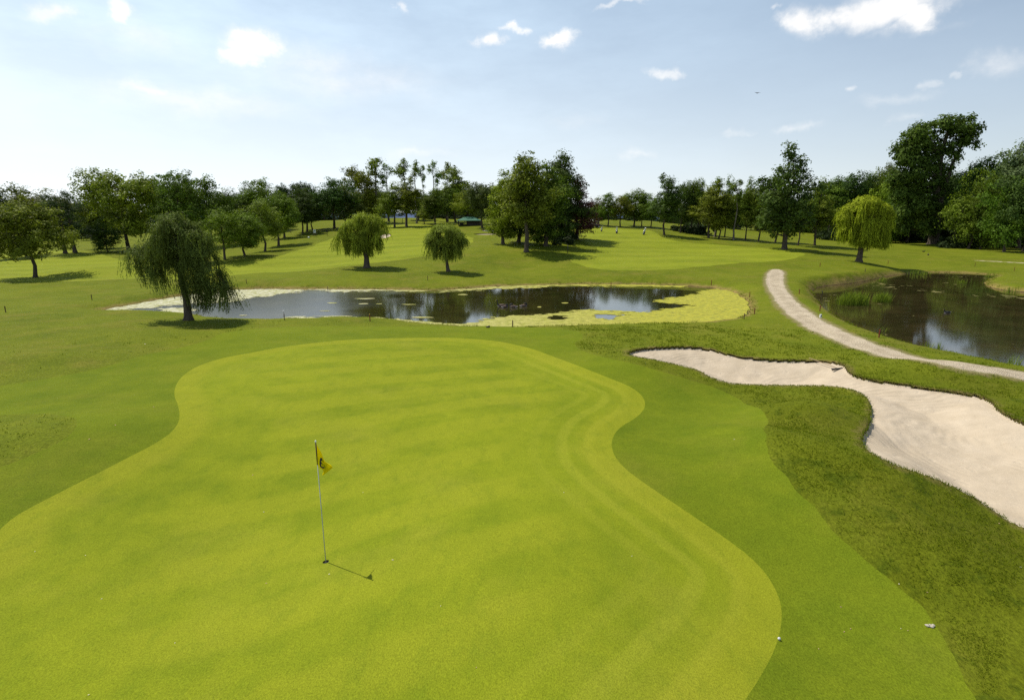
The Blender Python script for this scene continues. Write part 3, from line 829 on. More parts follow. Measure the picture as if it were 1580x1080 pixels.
for i in range(3):
    g = np.random.default_rng(100 + i)
    proto_tree('round%d' % i, 10 + i, sub(0, 0, 5.35, 3.8, 3.8, 4.3, 17, g, .42, .68), 620, 30, .60, .235, tr=.185, nl=30, name='broadleaf_tree')
for i in range(3):
    g = np.random.default_rng(200 + i)
    # young, vase-shaped, loose
    lob = [(0, 0, 4.7, 2.7, 2.7, 3.0), (0, 0, 7.0, 2.2, 2.2, 1.8)] + [(math.cos(a) * 2.1, math.sin(a) * 2.1, g.uniform(3.6, 7.8), 1.4, 1.4, 1.5) for a in g.uniform(0, 6.28, 12)] + [(g.uniform(-1, 1), g.uniform(-1, 1), 8.4, 1.2, 1.2, 1.1) for _ in range(3)]
    proto_tree('young%d' % i, 20 + i, lob, 460, 26, .56, .225, tr=.16, nl=34, shell=.5, start=.2, name='young_tree')
for i in range(3):
    g = np.random.default_rng(300 + i)
    lob = [(g.uniform(-.6, .6), g.uniform(-.6, .6), z, r, r, 1.1) for z, r in ((3.2, 1.6), (4.3, 2.1), (5.4, 2.0), (6.5, 1.7), (7.5, 1.35), (8.5, 1.0), (9.3, .55))] + [(g.uniform(-1.6, 1.6), g.uniform(-1.6, 1.6), g.uniform(3.5, 7), .9, .9, .8) for _ in range(7)]
    proto_tree('column%d' % i, 30 + i, lob, 440, 28, .5, .21, tr=.13, nl=30, shell=.5, start=.22, name='slender_tree')
for i in range(4):
    g = np.random.default_rng(400 + i)
    lob = [(g.uniform(-.3, .3), g.uniform(-.3, .3), 9.2, .55, .55, .7), (g.uniform(-.6, .6), g.uniform(-.5, .5), 8.4, .8, .8, .75), (g.uniform(-.7, .7), g.uniform(-.5, .5), 7.6, .75, .75, .75), (g.uniform(-.9, .9), 0, 6.8, .4, .4, .6), (g.uniform(-.7, .7), 0, 6.0, .25, .25, .5), (g.uniform(-.5, .5), .3, 5.2, .2, .2, .4)]
    proto_tree('wisp%d' % i, 40 + i, lob, 85, 18, .42, .20, tr=.15, nl=22, shell=.4, start=.5, bark='palebark', name='bare_stemmed_poplar')
for i in range(2):
    g = np.random.default_rng(500 + i)
    lob = [(g.uniform(-.3, .3), g.uniform(-.3, .3), z, r, r, .95) for z, r in ((1.9, 1.5), (2.8, 2.0), (3.8, 2.25), (4.8, 2.15), (5.8, 1.9), (6.8, 1.5), (7.8, 1.05), (8.7, .6)    )] + [(math.cos(a) * 1.9, math.sin(a) * 1.9, g.uniform(2.2, 6.4), .75, .75, .6) for a in g.uniform(0, 6.28, 14)]
    proto_tree('cone%d' % i, 50 + i, lob, 500, 28, .46, .215, tr=.2, nl=26, shell=.55, start=.15, name='conical_tree')
for i in range(2):
    g = np.random.default_rng(600 + i)
    lob = [(g.uniform(-1.8, 1.8), g.uniform(-1.5, 1.5), z, r, r, .55) for z, r in ((3.4, 1.8), (4.4, 1.9), (5.4, 1.7), (6.4, 1.6), (7.4, 1.2), (8.4, 1.0), (9.2, .6))] + [(g.uniform(-2, 2), g.uniform(-1.5, 1.5), g.uniform(3, 8), 1.0, 1.0, .4) for _ in range(9)]
    proto_tree('pine%d' % i, 60 + i, lob, 340, 28, .48, .18, tr=.22, nl=22, shell=.5, aspect=.35, name='dark_pine')
for i in range(2):
    g = np.random.default_rng(700 + i)
    lob = [(g.uniform(-2.5, 2.5), g.uniform(-1.5, 1.5), g.uniform(2, 6.5), 1.9, 1.7, 2.0) for _ in range(12)] + [(0, 0, 7.5, 1.8, 1.8, 1.6)]
    proto_tree('bush%d' % i, 70 + i, lob, 420, 28, .72, .26, tr=.16, nl=12, shell=.5, name='bush')

E_RAY = {}
def put(kind, u, vb, vt, wpx, label, cat='tree', color=(.07, .10, .012), group=None, Y=None, flip=False, name=None, rz=None):
    """set a copy of a kind on the land where the photo has its foot, its height and breadth taken from the photo's own extent there"""
    if Y is None: x, y = hit(u, vb)
    else: x, y, _ = at_y(u, vb or 340, Y)
    z = gz(x, y)
    ztop = at_y(u, vt, y)[2]; H = ztop - z; W = wpx / (FPX / (y * CS + (CAMZ - z - H / 2) * SN))
    lo, hi = DIM[kind]
    sz = H / hi[2]; sx = W / (hi[0] - lo[0])
    root = PROTO[kind]
    if USED[kind]: root = copy_tree(root)
    USED[kind] = True
    if rz is None: rz = (sum(map(ord, label)) * 1.37) % 6.28
    if name: root.name = name
    root.location = (x, y, z - .03); root.scale = (sx, min(max(sx, .6 * sz), 1.5 * sz), sz)
    root.rotation_euler = (0, 0, 0 if rz is None else rz)
    # a turned copy shows another side: mirror through negative x scale rather than turning off-centre crowns
    if flip: root.rotation_euler = (0, 0, math.pi)
    for k in ('group',):
        if k in root: del root[k]
    tag(root, label, cat, group)
    j = random.Random(sum(map(ord, label)))
    for ch in root.children:
        if ch.name.startswith('crown'): ch.color = tuple(q * j.uniform(.9, 1.1) for q in color) + (1,)
    return root

G_ = dict(mid=(0.107, 0.154, 0.016), dark=(0.061, 0.096, 0.018), olive=(0.144, 0.178, 0.018), bright=(0.183, 0.234, 0.020), yel=(0.232, 0.240, 0.020), blue=(0.041, 0.068, 0.022),
          purple=(0.104, 0.040, 0.036), brown=(0.122, 0.122, 0.030), grey=(0.122, 0.150, 0.065), fresh=(0.140, 0.193, 0.018))
LEFT = 'trees on the flat turf before the long pond'
rows = [
 # --- one side: the flat field
 ('round0', 55, 430, 305, 98, 'round olive tree standing alone, low forked trunk and an oval shadow', 'olive', LEFT),
 ('round1', 22, 399, 318, 62, 'thin-trunked tree half hidden behind the lone round tree', 'dark', LEFT),
 ('young0', 41, 396, 322, 60, 'thick-trunked dark tree just behind the lone round tree', 'dark', LEFT),
 ('pine0', 101, 391, 293, 58, 'dark ragged pine whose trunk stands beside the lone round tree', 'blue', LEFT),
 ('pine1', 116, 390, 296, 62, 'dark ragged pine, second of the pair, with a straight bare trunk', 'blue', LEFT),
 ('bush0', 167, 389, 337, 38, 'small dark leaning tree under the tall sunlit tree', 'dark', LEFT),
 ('round2', 199, 387, 261, 100, 'tall broad tree with sunlit upper crown and straight trunk behind the big willow', 'bright', LEFT),
 ('column0', 154, 384, 300, 42, 'loose yellowish sapling tree against the edge of the tall sunlit tree', 'olive', LEFT),
 ('young1', 285, 386, 264, 78, 'loose tall tree right behind the crown of the big willow', 'mid', LEFT),
 ('young2', 326, 380, 272, 66, 'loose tree with a spiky top rising over the first fairway row tree', 'mid', LEFT),
 ('young0', 347, 401, 322, 66, 'young tree with a twisting trunk, first of the fairway row by the big willow', 'olive', 'young trees in a row along the fairway'),
 ('round1', 378, 395, 328, 62, 'young tree, second of the fairway row, trunk short and straight', 'olive', 'young trees in a row along the fairway'),
 ('young1', 409, 388, 312, 66, 'young tree, third of the fairway row, with a thick leaning trunk', 'olive', 'young trees in a row along the fairway'),
 ('round0', 430, 380, 297, 62, 'rounded tree, fourth and tallest of the fairway row', 'mid', 'young trees in a row along the fairway'),
 ('column1', 439, 367, 306, 46, 'slim tree behind the fourth tree of the fairway row', 'mid', 'young trees in a row along the fairway'),
 ('column2', 467, 361, 290, 46, 'slim domed tree with a thin trunk above the long shadows', 'dark', 'slim domed trees beyond the fairway row'),
 ('column0', 474, 358, 286, 44, 'slim dark tree close behind the thin-trunked domed one', 'dark', 'slim domed trees beyond the fairway row'),
 ('round2', 482, 354, 300, 36, 'short domed tree at the end of the slim pair', 'dark', 'slim domed trees beyond the fairway row'),
 ('young2', 516, 353, 276, 66, 'dark spreading tree with a two-stemmed leaning trunk', 'dark', None),
 ('young1', 532, 351, 286, 58, 'brownish tree touching the dark two-stemmed one', 'brown', None),
 ('young0', 553, 346, 257, 60, 'tall loose tree with a brown-green crown behind the leaning mop willow', 'olive', None),
 ('young2', 574, 346, 300, 46, 'low yellow-green tree between the tall loose tree and the bare poplars', 'bright', None),
 # --- wispy poplars
 ('wisp0', 584, 344, 243, 40, 'bare-stemmed poplar with the broadest tuft, first of the line', 'fresh', 'bare-stemmed poplars on the mound'),
 ('wisp1', 600, 343, 252, 30, 'bare-stemmed poplar with a low double tuft beside the broadest one', 'fresh', 'bare-stemmed poplars on the mound'),
 ('wisp2', 627, 349, 244, 32, 'bare-stemmed poplar with a full tuft and fanning twigs, middle of the line', 'fresh', 'bare-stemmed poplars on the mound'),
 ('wisp3', 643, 345, 247, 20, 'very thin bare-stemmed poplar touching the full-tufted one', 'fresh', 'bare-stemmed poplars on the mound'),
 ('wisp0', 654, 341, 255, 15, 'shortest and thinnest bare-stemmed poplar of the line', 'fresh', 'bare-stemmed poplars on the mound'),
 ('wisp1', 671, 346, 248, 24, 'bare-stemmed poplar with a narrow spire over a wider tuft', 'fresh', 'bare-stemmed poplars on the mound'),
 ('wisp2', 691, 342, 250, 24, 'bare-stemmed poplar with an open tuft next to the full green poplar', 'fresh', 'bare-stemmed poplars on the mound'),
 ('column1', 703, 343, 257, 50, 'fuller poplar leafy nearly to its foot at the end of the bare line', 'fresh', 'bare-stemmed poplars on the mound'),
 ('column2', 609, 351, 282, 46, 'yellow-green tree on close twin trunks behind the leaning mop willow', 'olive', 'small trees under the bare poplars'),
 ('column0', 628, 350, 276, 42, 'slim tree with long bare trunk under the full-tufted poplar', 'olive', 'small trees under the bare poplars'),
 ('round1', 646, 340, 296, 36, 'dark domed tree on the far lawn under the thin poplars', 'dark', 'small trees under the bare poplars'),
 ('column1', 655, 346, 312, 24, 'little bright sapling on the mound in front of the dark domed tree', 'bright', 'small trees under the bare poplars'),
 ('column2', 672, 347, 290, 40, 'mid green slim tree under the spired poplar', 'mid', 'small trees under the bare poplars'),
 ('young0', 690, 344, 288, 46, 'broad slim-stemmed tree under the open-tufted poplar', 'mid', 'small trees under the bare poplars'),
 ('round0', 722, 346, 291, 44, 'yellow-green tree arching over the green-roofed shelter', 'bright', None),
 ('round2', 744, 352, 281, 54, 'dark round tree on a straight trunk between the shelter and the tall clump', 'dark', None),
 # --- right centre
 ('round1', 918, 348, 312, 32, 'low pale green tree at the far end of the fairway by the buggies', 'mid', 'trees closing the far fairway'),
 ('young1', 938, 349, 298, 38, 'loose tree with a pointed top at the far end of the fairway', 'mid', 'trees closing the far fairway'),
 ('young2', 957, 350, 303, 34, 'lower loose tree between the pointed and the domed one', 'olive', 'trees closing the far fairway'),
 ('round0', 978, 350, 292, 46, 'broad domed tree at the far end of the fairway', 'mid', 'trees closing the far fairway'),
 ('column0', 990, 350, 306, 30, 'small yellowish tree under the edge of the domed one', 'olive', 'trees closing the far fairway'),
 ('column2', 1004, 352, 300, 28, 'slim leafy tree close behind the dark single tree', 'mid', 'trees closing the far fairway'),
 ('column1', 1025, 363, 269, 46, 'dark single tree with a straight trunk standing forward on the fairway edge', 'dark', None),
 ('young0', 1050, 359, 283, 40, 'dark tree, first of the copse beside the single fairway tree', 'dark', 'thin trees of the long copse'),
 ('round1', 1066, 360, 279, 40, 'domed green tree, second of the copse', 'mid', 'thin trees of the long copse'),
 ('young2', 1078, 361, 277, 36, 'loose tree with upright twigs, third of the copse', 'mid', 'thin trees of the long copse'),
 ('column0', 1093, 367, 281, 48, 'olive conical tree standing forward in the copse', 'olive', 'thin trees of the long copse'),
 ('wisp3', 1103, 366, 273, 26, 'open feathery tree just past the olive conical tree', 'mid', 'thin trees of the long copse'),
 ('column1', 1109, 368, 309, 38, 'low yellowish bushy tree in the copse', 'yel', 'thin trees of the long copse'),
 ('column2', 1118, 366, 273, 28, 'tall slim tree rising over the low yellowish one', 'mid', 'thin trees of the long copse'),
 ('wisp0', 1132, 371, 277, 22, 'thin tree with a small separate tuft in the gap of the copse', 'mid', 'thin trees of the long copse'),
 ('young1', 1131, 369, 300, 34, 'dull green tree around the stem of the small-tufted one', 'olive', 'thin trees of the long copse'),
 ('column0', 1150, 371, 275, 30, 'slim pointed tree with a bent foot after the gap', 'mid', 'thin trees of the long copse'),
 ('young0', 1170, 373, 286, 44, 'loose leafy tree on a bushy-footed trunk', 'olive', 'thin trees of the long copse'),
 ('column1', 1196, 374, 287, 38, 'twin-trunked tree tucked beside the tall conical one', 'olive', 'thin trees of the long copse'),
 ('cone0', 1210, 385, 224, 80, 'tall dark conical tree dominating the copse, pointed top', 'dark', None),
 ('young2', 1231, 379, 300, 36, 'bent-trunked small tree behind the tall conical one', 'olive', 'thin trees of the long copse'),
 ('column2', 1257, 379, 277, 50, 'airy tree with a thin straight stem between the conical tree and bright willow', 'olive', 'thin trees of the long copse'),
]
rows2 = [
 # kind,u,Y,vt,w,label,color,group : trees of the wood whose feet are hidden
 ('bush1', 32, 150, 286, 92, 'brownish domed tree closing the field behind the lone round tree', 'brown', 'wood closing the flat field'),
 ('round1', 2, 150, 289, 46, 'dark tree at the very edge of the wood behind the flat field', 'dark', 'wood closing the flat field'),
 ('round2', 68, 155, 300, 60, 'low olive-brown tree of the wood, between the domed tree and the pines', 'brown', 'wood closing the flat field'),
 ('pine1', 138, 135, 304, 52, 'blue-dark low pine between the pine pair and the sunlit tree', 'blue', 'wood closing the flat field'),
 ('round0', 158, 150, 312, 50, 'dark tree behind the edge of the sunlit tree', 'blue', 'wood closing the flat field'),
 ('round2', 268, 125, 276, 56, 'dark tree filling the gap behind the sunlit tree and big willow', 'dark', 'wood closing the flat field'),
 ('pine0', 338, 130, 290, 48, 'dark tree with a small spiky top behind the first row trees', 'dark', 'trees behind the fairway row'),
 ('round1', 357, 125, 298, 46, 'dark domed tree low behind the second row tree', 'dark', 'trees behind the fairway row'),
 ('round0', 386, 130, 293, 52, 'dark rounded tree behind the third row tree', 'dark', 'trees behind the fairway row'),
 ('young2', 410, 128, 276, 56, 'tall tree with long wispy shoots at its top', 'mid', 'trees behind the fairway row'),
 ('round2', 454, 165, 282, 40, 'dark blue-green round tree far behind the slim pair', 'blue', 'trees behind the fairway row'),
 ('round1', 478, 168, 283, 26, 'small dark blue-green tree peeping over the slim pair', 'blue', 'trees behind the fairway row'),
 ('round0', 500, 165, 293, 40, 'dark tree in the dip beside the two-stemmed tree', 'dark', 'trees behind the fairway row'),
 ('young1', 575, 165, 290, 60, 'dark tree filling in under the broadest poplar tuft', 'dark', 'dark trees behind the poplars'),
 ('round2', 592, 168, 296, 40, 'dark tree behind the low yellow-green tree', 'dark', 'dark trees behind the poplars'),
 ('round0', 660, 170, 300, 44, 'green tree behind the little bright sapling', 'mid', 'dark trees behind the poplars'),
 ('round1', 683, 165, 291, 50, 'dark tree behind the spired poplar', 'dark', 'dark trees behind the poplars'),
 ('young1', 704, 160, 290, 50, 'dark tree behind the fuller poplar', 'dark', 'dark trees behind the poplars'),
 # big wood beyond the copse and the bright willow
 ('round0', 1040, 190, 305, 50, 'green tree deep behind the start of the copse', 'mid', 'wood behind the copse'),
 ('round1', 1140, 160, 300, 50, 'dull tree closing the gap of the copse', 'mid', 'wood behind the copse'),
 ('round2', 1170, 165, 300, 46, 'dull tree behind the bushy-footed one', 'mid', 'wood behind the copse'),
 ('round0', 1282, 140, 277, 56, 'dark tree of the wood just past the airy tree', 'mid', 'wood behind the bright willow'),
 ('round2', 1306, 138, 268, 54, 'dark domed tree of the wood behind the edge of the bright willow', 'dark', 'wood behind the bright willow'),
 ('round1', 1330, 138, 268, 52, 'dark domed tree of the wood straight above the bright willow', 'dark', 'wood behind the bright willow'),
 ('bush1', 1352, 136, 262, 50, 'greyish-topped tree of the wood past the bright willow', 'mid', 'wood behind the bright willow'),
 ('young1', 1362, 145, 252, 38, 'pale tree whose top shows over the wood past the bright willow', 'grey', 'wood behind the bright willow'),
 ('round0', 1384, 128, 264, 56, 'bright-flanked tree of the wood beside the huge poplar', 'fresh', 'wood behind the bright willow'),
 ('bush0', 1372, 122, 308, 52, 'low bushy tree skirting the wood by the huge poplar', 'mid', 'wood behind the bright willow'),
 ('round1', 1404, 124, 300, 60, 'leafy lower tree against the trunk of the huge poplar', 'fresh', 'wood behind the bright willow'),
 ('round2', 1474, 118, 262, 54, 'dark tree just past the huge poplar', 'dark', 'wood past the huge poplar'),
 ('round0', 1500, 112, 248, 64, 'tall green tree behind the first sunlit tree past the poplar', 'dark', 'wood past the huge poplar'),
 ('round2', 1530, 108, 240, 70, 'tall domed tree behind both sunlit trees', 'dark', 'wood past the huge poplar'),
 ('round0', 1580, 100, 208, 84, 'tallest grey-green tree of the wood, at its very edge', 'grey', 'wood past the huge poplar'),
 ('round1', 1600, 90, 235, 90, 'dark tree cut off by the edge of the view', 'dark', 'wood past the huge poplar'),
]
rows3 = [
 ('bush0', 1494, 384, 262, 72, 'sunlit broad tree, first past the huge poplar', 'olive', 'wood past the huge poplar'),
 ('round1', 1512, 385, 285, 44, 'thin-trunked tree between the two sunlit broad trees', 'mid', 'wood past the huge poplar'),
 ('bush1', 1549, 389, 276, 76, 'sunlit broad tree with clear dark trunk, second past the huge poplar', 'mid', 'wood past the huge poplar'),
 ('young2', 1578, 388, 300, 50, 'low sunlit tree beside the second broad tree, at the edge', 'mid', 'wood past the huge poplar'),
]
for r in rows + rows3:
    k, u, vb, vt, w, lab, c_, g = r
    put(k, u, vb, vt, w * (1.0 if k[:4] == 'wisp' else 1.06 if k[:5] == 'round' else 1.15), lab, color=G_[c_], group=g)
for r in rows2:
    k, u, Y, vt, w, lab, c_, g = r
    put(k, u, None, vt, w * 1.18, lab, color=G_[c_], group=g, Y=Y)
for nm in list(PROTO):
    if not USED[nm]:
        for ch in list(PROTO[nm].children): bpy.data.objects.remove(ch)
        bpy.data.objects.remove(PROTO[nm])

# ---- the central clump: six trees that read apart
def clump_tree(kind, seed, u, vb, w, vt, label, color, n=520, Y=None, low=1.0, tr=.22, name='tall_tree', leaf=.21, sparse=.55, lean=0):
    g = np.random.default_rng(seed)
    lob = []
    for z in np.arange(low + .9, 9.6, .75):
        prof = math.sin(min(1, (z - low + .6) / 3.4) * math.pi / 2) * (1 - max(0, (z - 5.2) / 4.9) ** 1.7)
        r = 2.9 * max(.22, prof)
        for _ in range(2 + int(r)):
            a = g.uniform(0, 6.28); q = r * g.uniform(.15, .72)
            lob.append((q * math.cos(a) + lean * z * .1, q * math.sin(a), z + g.uniform(-.3, .3), r * .48, r * .48, .8))
    proto_tree(kind, seed, lob, int(n*1.25), 28, .56, leaf, tr=tr, nl=34, shell=.45, start=.12, name=name)
    return put(kind, u, vb, vt, w, label, color=G_[color], group='trees of the tall clump on the slope', Y=Y)
clump_tree('c1', 801, 812, 389, 92, 240, 'front tree of the tall clump, feathery olive crown on a clear pale trunk', 'olive', 560, low=2.2, tr=.2)
clump_tree('c2', 802, 776, 377, 62, 266, 'sunny yellow-green tree at the poplar side of the tall clump', 'bright', 420, low=.6)
clump_tree('c3', 803, 842, 380, 84, 255, 'wide leafy tree in the heart of the tall clump, hanging to the ground', 'mid', 620, low=.3)
clump_tree('c4', 804, 864, 369, 72, 238, 'dark ragged-topped tree standing tallest at the back of the clump', 'dark', 560, low=.8)
clump_tree('c5', 805, 890, 369, 66, 270, 'purple-leaved beech at the fairway side of the tall clump', 'purple', 420, low=.3, name='purple_beech')
clump_tree('c6', 806, 800, 374, 70, 262, 'dark inner tree of the tall clump behind the pale trunk', 'dark', 420, low=.3)
clump_tree('c7', 807, 872, 372, 56, 300, 'low dark shrubby tree at the foot of the purple beech', 'dark', 360, low=.1)

# ---- the huge leaning-crowned poplar
g = np.random.default_rng(900)
pxs = []   # lobes as outline of the photo, real depth: metres at 112 m
PBX = hit(1440, 377); PBZ = gz(*PBX)
def L(u, v, ru, rv, rd=None):
    k = 112 * CS / FPX; q = at_y(u, v, PBX[1])                # allow for the lens tilt: upright things splay outwards
    return (q[0] - PBX[0], g.uniform(-1.2, 1.2), q[2] - PBZ, ru * k, (rd or ru) * k, rv * k)
lob = [L(1476, 200, 26, 19), L(1452, 193, 20, 14), L(1430, 202, 22, 18), L(1408, 210, 20, 16), L(1392, 228, 16, 14), L(1384, 275, 14, 16), L(1386, 300, 14, 16), L(1388, 328, 14, 16), L(1394, 350, 14, 12), L(1492, 214, 13, 15), L(1412, 222, 20, 15), L(1396, 238, 17, 13), L(1385, 250, 12, 9), L(1440, 225, 24, 20), L(1462, 232, 16, 14),
       L(1410, 250, 22, 16), L(1432, 255, 24, 20), L(1455, 262, 16, 14), L(1400, 272, 22, 14), L(1425, 285, 28, 20), L(1452, 290, 18, 20), L(1398, 300, 20, 18), L(1420, 318, 24, 20), L(1445, 325, 20, 22),
       L(1405, 335, 17, 16), L(1424, 348, 18, 14), L(1478, 240, 6, 12), L(1503, 224, 6, 7), L(1443, 350, 12, 14)]
k_ = 112 * CS / FPX
tr = [(0, 0, 0), (-.2, 0, 5), (-.9, .1, 10), (-1.3, 0, 14), (-1.3, 0, 18), (-.6, 0, 22.5)]
proto_tree('big', 900, lob, 1300, 28, 1.05, .5, trunk=tr, tr=.95, nl=60, shell=.5, start=.15, name='tall_poplar', extra_trunks=[([(0.2, 0, 0), (.3, .2, 9), (1.0, 0, 15), (2.4, 0, 19), (4.0, .2, 22)], .5)])
x, y = hit(1440, 377); PROTO['big'].location = (x, y, gz(x, y)); s_ = 1.0; PROTO['big'].scale = (s_, s_, s_)
tag(PROTO['big'], 'huge dark poplar, its broad top leaning over the wood past the brown pond', 'tree')
for ch in PROTO['big'].children:
    if ch.name.startswith('crown'): ch.color = (.080, .120, .018, 1)

# ---- weeping willows
def willow(u, vb, lobes, n, label, color, trunk, tr, wind=(0, 0), leaf=(.17, .035), steps=26, seg=.14, seed=1, ref=31.5, thick=1.0):
    rg = np.random.default_rng(seed)
    x0, y0 = hit(u, vb); root = empty('weeping_willow', (x0, y0, gz(x0, y0) - .03), 0, label, 'tree', scale=(y0 / ref,) * 3)
    print('WILLOW', u, round(y0, 1), round(gz(x0, y0), 2))
    L_ = np.array(lobes, float); vol = (L_[:, 3] * L_[:, 4]) * (1.0 + .25 * (L_[:, 2] - L_[:, 6])); vol /= vol.sum()
    nb = max(24, n // 26)                                  # strands hang in tresses from bough ends
    kb = rg.choice(len(L_), nb, p=vol); db = rg.normal(0, 1, (nb, 3)); db[:, 2] = np.abs(db[:, 2]) * .8 - .12; db /= np.linalg.norm(db, axis=1)[:, None]
    rb = rg.uniform(.65, 1.12, nb)
    b = rg.integers(0, nb, n)
    k = kb[b]; d = db[b] + rg.normal(0, .085, (n, 3)); d /= np.linalg.norm(d, axis=1)[:, None]
    P = L_[k, :3] + d * L_[k, 3:6] * (rb[b] * rg.uniform(.80, 1.0, n))[:, None]
    out = d.copy(); out[:, 2] = rg.uniform(-.4, .25, n); out += rg.normal(0, .35, (n, 3)); out[:, 0] += wind[0]; out[:, 1] += wind[1]
    V_ = out / np.linalg.norm(out, axis=1)[:, None]
    hm = L_[k, 6] + np.abs(rg.normal(0, .45, n)) + (rg.random(nb)[b] - .30) * .9
    alive = np.ones(n, bool); tb = rg.random(nb)[b] * .70 + rg.random(n) * .12
    Vs, Ts = [], []
    stiff = rg.uniform(.22, .5, n); drx = rg.normal(0, .055, nb)[b] + rg.normal(0, .03, n); dry_ = rg.normal(0, .05, nb)[b]; swx = rg.normal(0, .10, n); swy = rg.normal(0, .07, n); ph = rg.uniform(0, 6, n)
    for s in range(steps * 3):
        Vn = V_ + np.array([wind[0] * .05, wind[1] * .05, 0]) * 1.0; Vn[:, 2] -= stiff; Vn[:, :2] *= (1 - stiff * .5)[:, None]; Vn[:, 0] += drx + swx * np.sin(s * .35 + ph); Vn[:, 1] += dry_ + swy * np.cos(s * .3 + ph)
        Vn /= np.linalg.norm(Vn, axis=1)[:, None]; V_ = Vn
        P2 = P + V_ * seg
        alive &= (P2[:, 2] > hm)
        if not alive.any(): break
        ia = np.where(alive)[0]
        for q in range(2):
            c = P[ia] + (P2[ia] - P[ia]) * rg.random((len(ia), 1)); dd = V_[ia] + rg.normal(0, .55, (len(ia), 3)); dd[:, 2] -= .25; dd /= np.linalg.norm(dd, axis=1)[:, None]
            sd = np.cross(dd, rg.normal(0, 1, (len(ia), 3))); sd /= np.linalg.norm(sd, axis=1)[:, None] + 1e-9
            ln = (leaf[0] * rg.uniform(.6, 1.3, len(ia)))[:, None]; w = leaf[1] * thick * rg.uniform(.6, 1.3, len(ia))[:, None]
            Vs.append(np.stack([c - dd * ln * .3, c + sd * w, c + dd * ln * .7, c - sd * w], 1).reshape(-1, 3)); Ts.append(np.repeat(np.clip(tb[ia] + rg.random(len(ia)) * .18, 0, 1), 4))
        P = np.where(alive[:, None], P2, P)
    # tufts of short shoots over the bough ends
    nt_ = int(n * .45); kt = rg.choice(len(L_), nt_, p=vol); dt = rg.normal(0, 1, (nt_, 3)); dt[:, 2] = np.abs(dt[:, 2]) * .9; dt /= np.linalg.norm(dt, axis=1)[:, None]
    Ct = np.repeat(L_[kt, :3] + dt * L_[kt, 3:6] * rg.uniform(.7, 1.06, nt_)[:, None], 16, 0) + rg.normal(0, .11, (nt_ * 16, 3))
    vv_, _f = leaves_mesh(Ct, np.repeat(dt, 16, 0) + [0, 0, .2], leaf[0] * .9, rg, leaf[1] * 2.6 / leaf[0], .8)
    Vs.append(vv_); Ts.append(np.repeat(np.clip(np.repeat(rg.random(nt_) * .5 + .2, 16) + rg.random(nt_ * 16) * .3, 0, 1), 4))
    v = np.concatenate(Vs); ti = np.concatenate(Ts)
    o = new_mesh('crown', v, np.arange(len(v)).reshape(-1, 4), M['leaf'], root, False, {'tint': ti}); o.color = (*color, 1)
    mb = MB(); m_ = len(trunk)
    mb.tube([(trunk[0][0], trunk[0][1], -.3), (trunk[0][0], trunk[0][1], .03)] + [tuple(np.array(trunk[0]) * .75 + np.array(trunk[1]) * .25)] + list(trunk[1:]),
            [tr * 1.7, tr * 1.45, tr * 1.05] + [tr * (1 - .55 * i / (m_ - 1)) for i in range(1, m_)], 12, cap=False)
    T3 = np.array(trunk)
    for i in rg.choice(nb, min(nb, 26), replace=False):
        e = L_[kb[i], :3] + db[i] * L_[kb[i], 3:6] * .9; a = T3[-1] * .7 + T3[-2] * .3 if rg.random() < .6 else T3[-2]
        m1 = a * .5 + e * .5 + [0, 0, .25]; r = tr * rg.uniform(.2, .42)
        mb.tube([a, (a + m1) / 2 + [0, 0, .08], m1, (m1 + e) / 2 + [0, 0, .12], e], [r, r * .8, r * .6, r * .35, r * .12], 6, cap=False)
    mb.build('trunk', M['bark'], root, True)
    return root
willow(291, 494, [(-.5, 0, 4.9, .75, 1.0, .8, 3.3), (.35, 0, 4.9, .8, 1.0, .75, 2.6), (-.2, 0, 5.5, .75, .8, .5, 4.3), (1.05, 0, 4.5, .55, .9, .65, 3.0), (-2.25, 0, 3.7, .55, .8, .6, 1.9), (-1.75, 0, 3.5, .5, .8, .6, 1.7), (-2.45, 0, 2.9, .4, .6, .5, 1.9),
       (-1.3, 0, 4.2, .5, .7, .45, 3.0), (-1.35, .2, 3.0, .35, .6, .5, 1.7), (-1.8, 0, 2.5, .5, .6, .6, 1.2), (1.1, 0, 3.7, .6, 1.0, .8, 1.1), (1.45, 0, 2.6, .6, .9, .8, .5), (2.1, 0, 1.8, .42, .6, .5, .45), (.65, .2, 3.1, .5, .9, .8, .8), (.95, 0, 1.9, .5, .7, .7, .4),
       (1.7, 0, 1.5, .4, .6, .5, .3), (-.3, .4, 3.7, .7, .8, .9, 2.3), (.2, -.2, 3.9, .6, .7, .8, 2.0), (-.45, 0, 1.5, .14, .14, .3, .3)], 2500,
       'biggest weeping willow, ragged crown trailing to the near shore of the long pond', (.125, .155, .034), [(0, 0, 0), (.03, 0, 1.1), (-.12, .05, 2.3), (-.2, 0, 3.4), (-.2, 0, 4.4)], .21, wind=(.10, 0), seed=11, seg=.12, leaf=(.15, .016))
willow(566, 413, [(0, 0, 4.6, 1.1, 1.0, .55, 3.7), (.95, 0, 4.25, .95, 1.0, .65, 3.2), (-1.0, 0, 3.9, 1.0, 1.1, .7, 2.3), (-1.9, 0, 3.0, .6, .9, .65, 1.2), (-.9, 0, 2.7, .8, 1.0, .8, .8), (.3, 0, 3.3, 1.0, 1.1, .8, 1.5), (1.35, 0, 3.2, .65, .9, .65, 2.3),
       (.75, 0, 2.4, .6, .8, .6, 1.3), (-.2, 0, 2.2, .5, .7, .5, 1.0), (-1.6, 0, 2.2, .5, .7, .5, .9)], 2300,
       'lopsided mop-headed willow with a thick trunk on the far bank of the long pond', (.25, .29, .03), [(0, 0, 0), (.02, 0, .9), (-.1, 0, 2), (-.1, 0, 3)], .30, wind=(-.22, 0), ref=55, seed=12, seg=.12, leaf=(.18, .022))
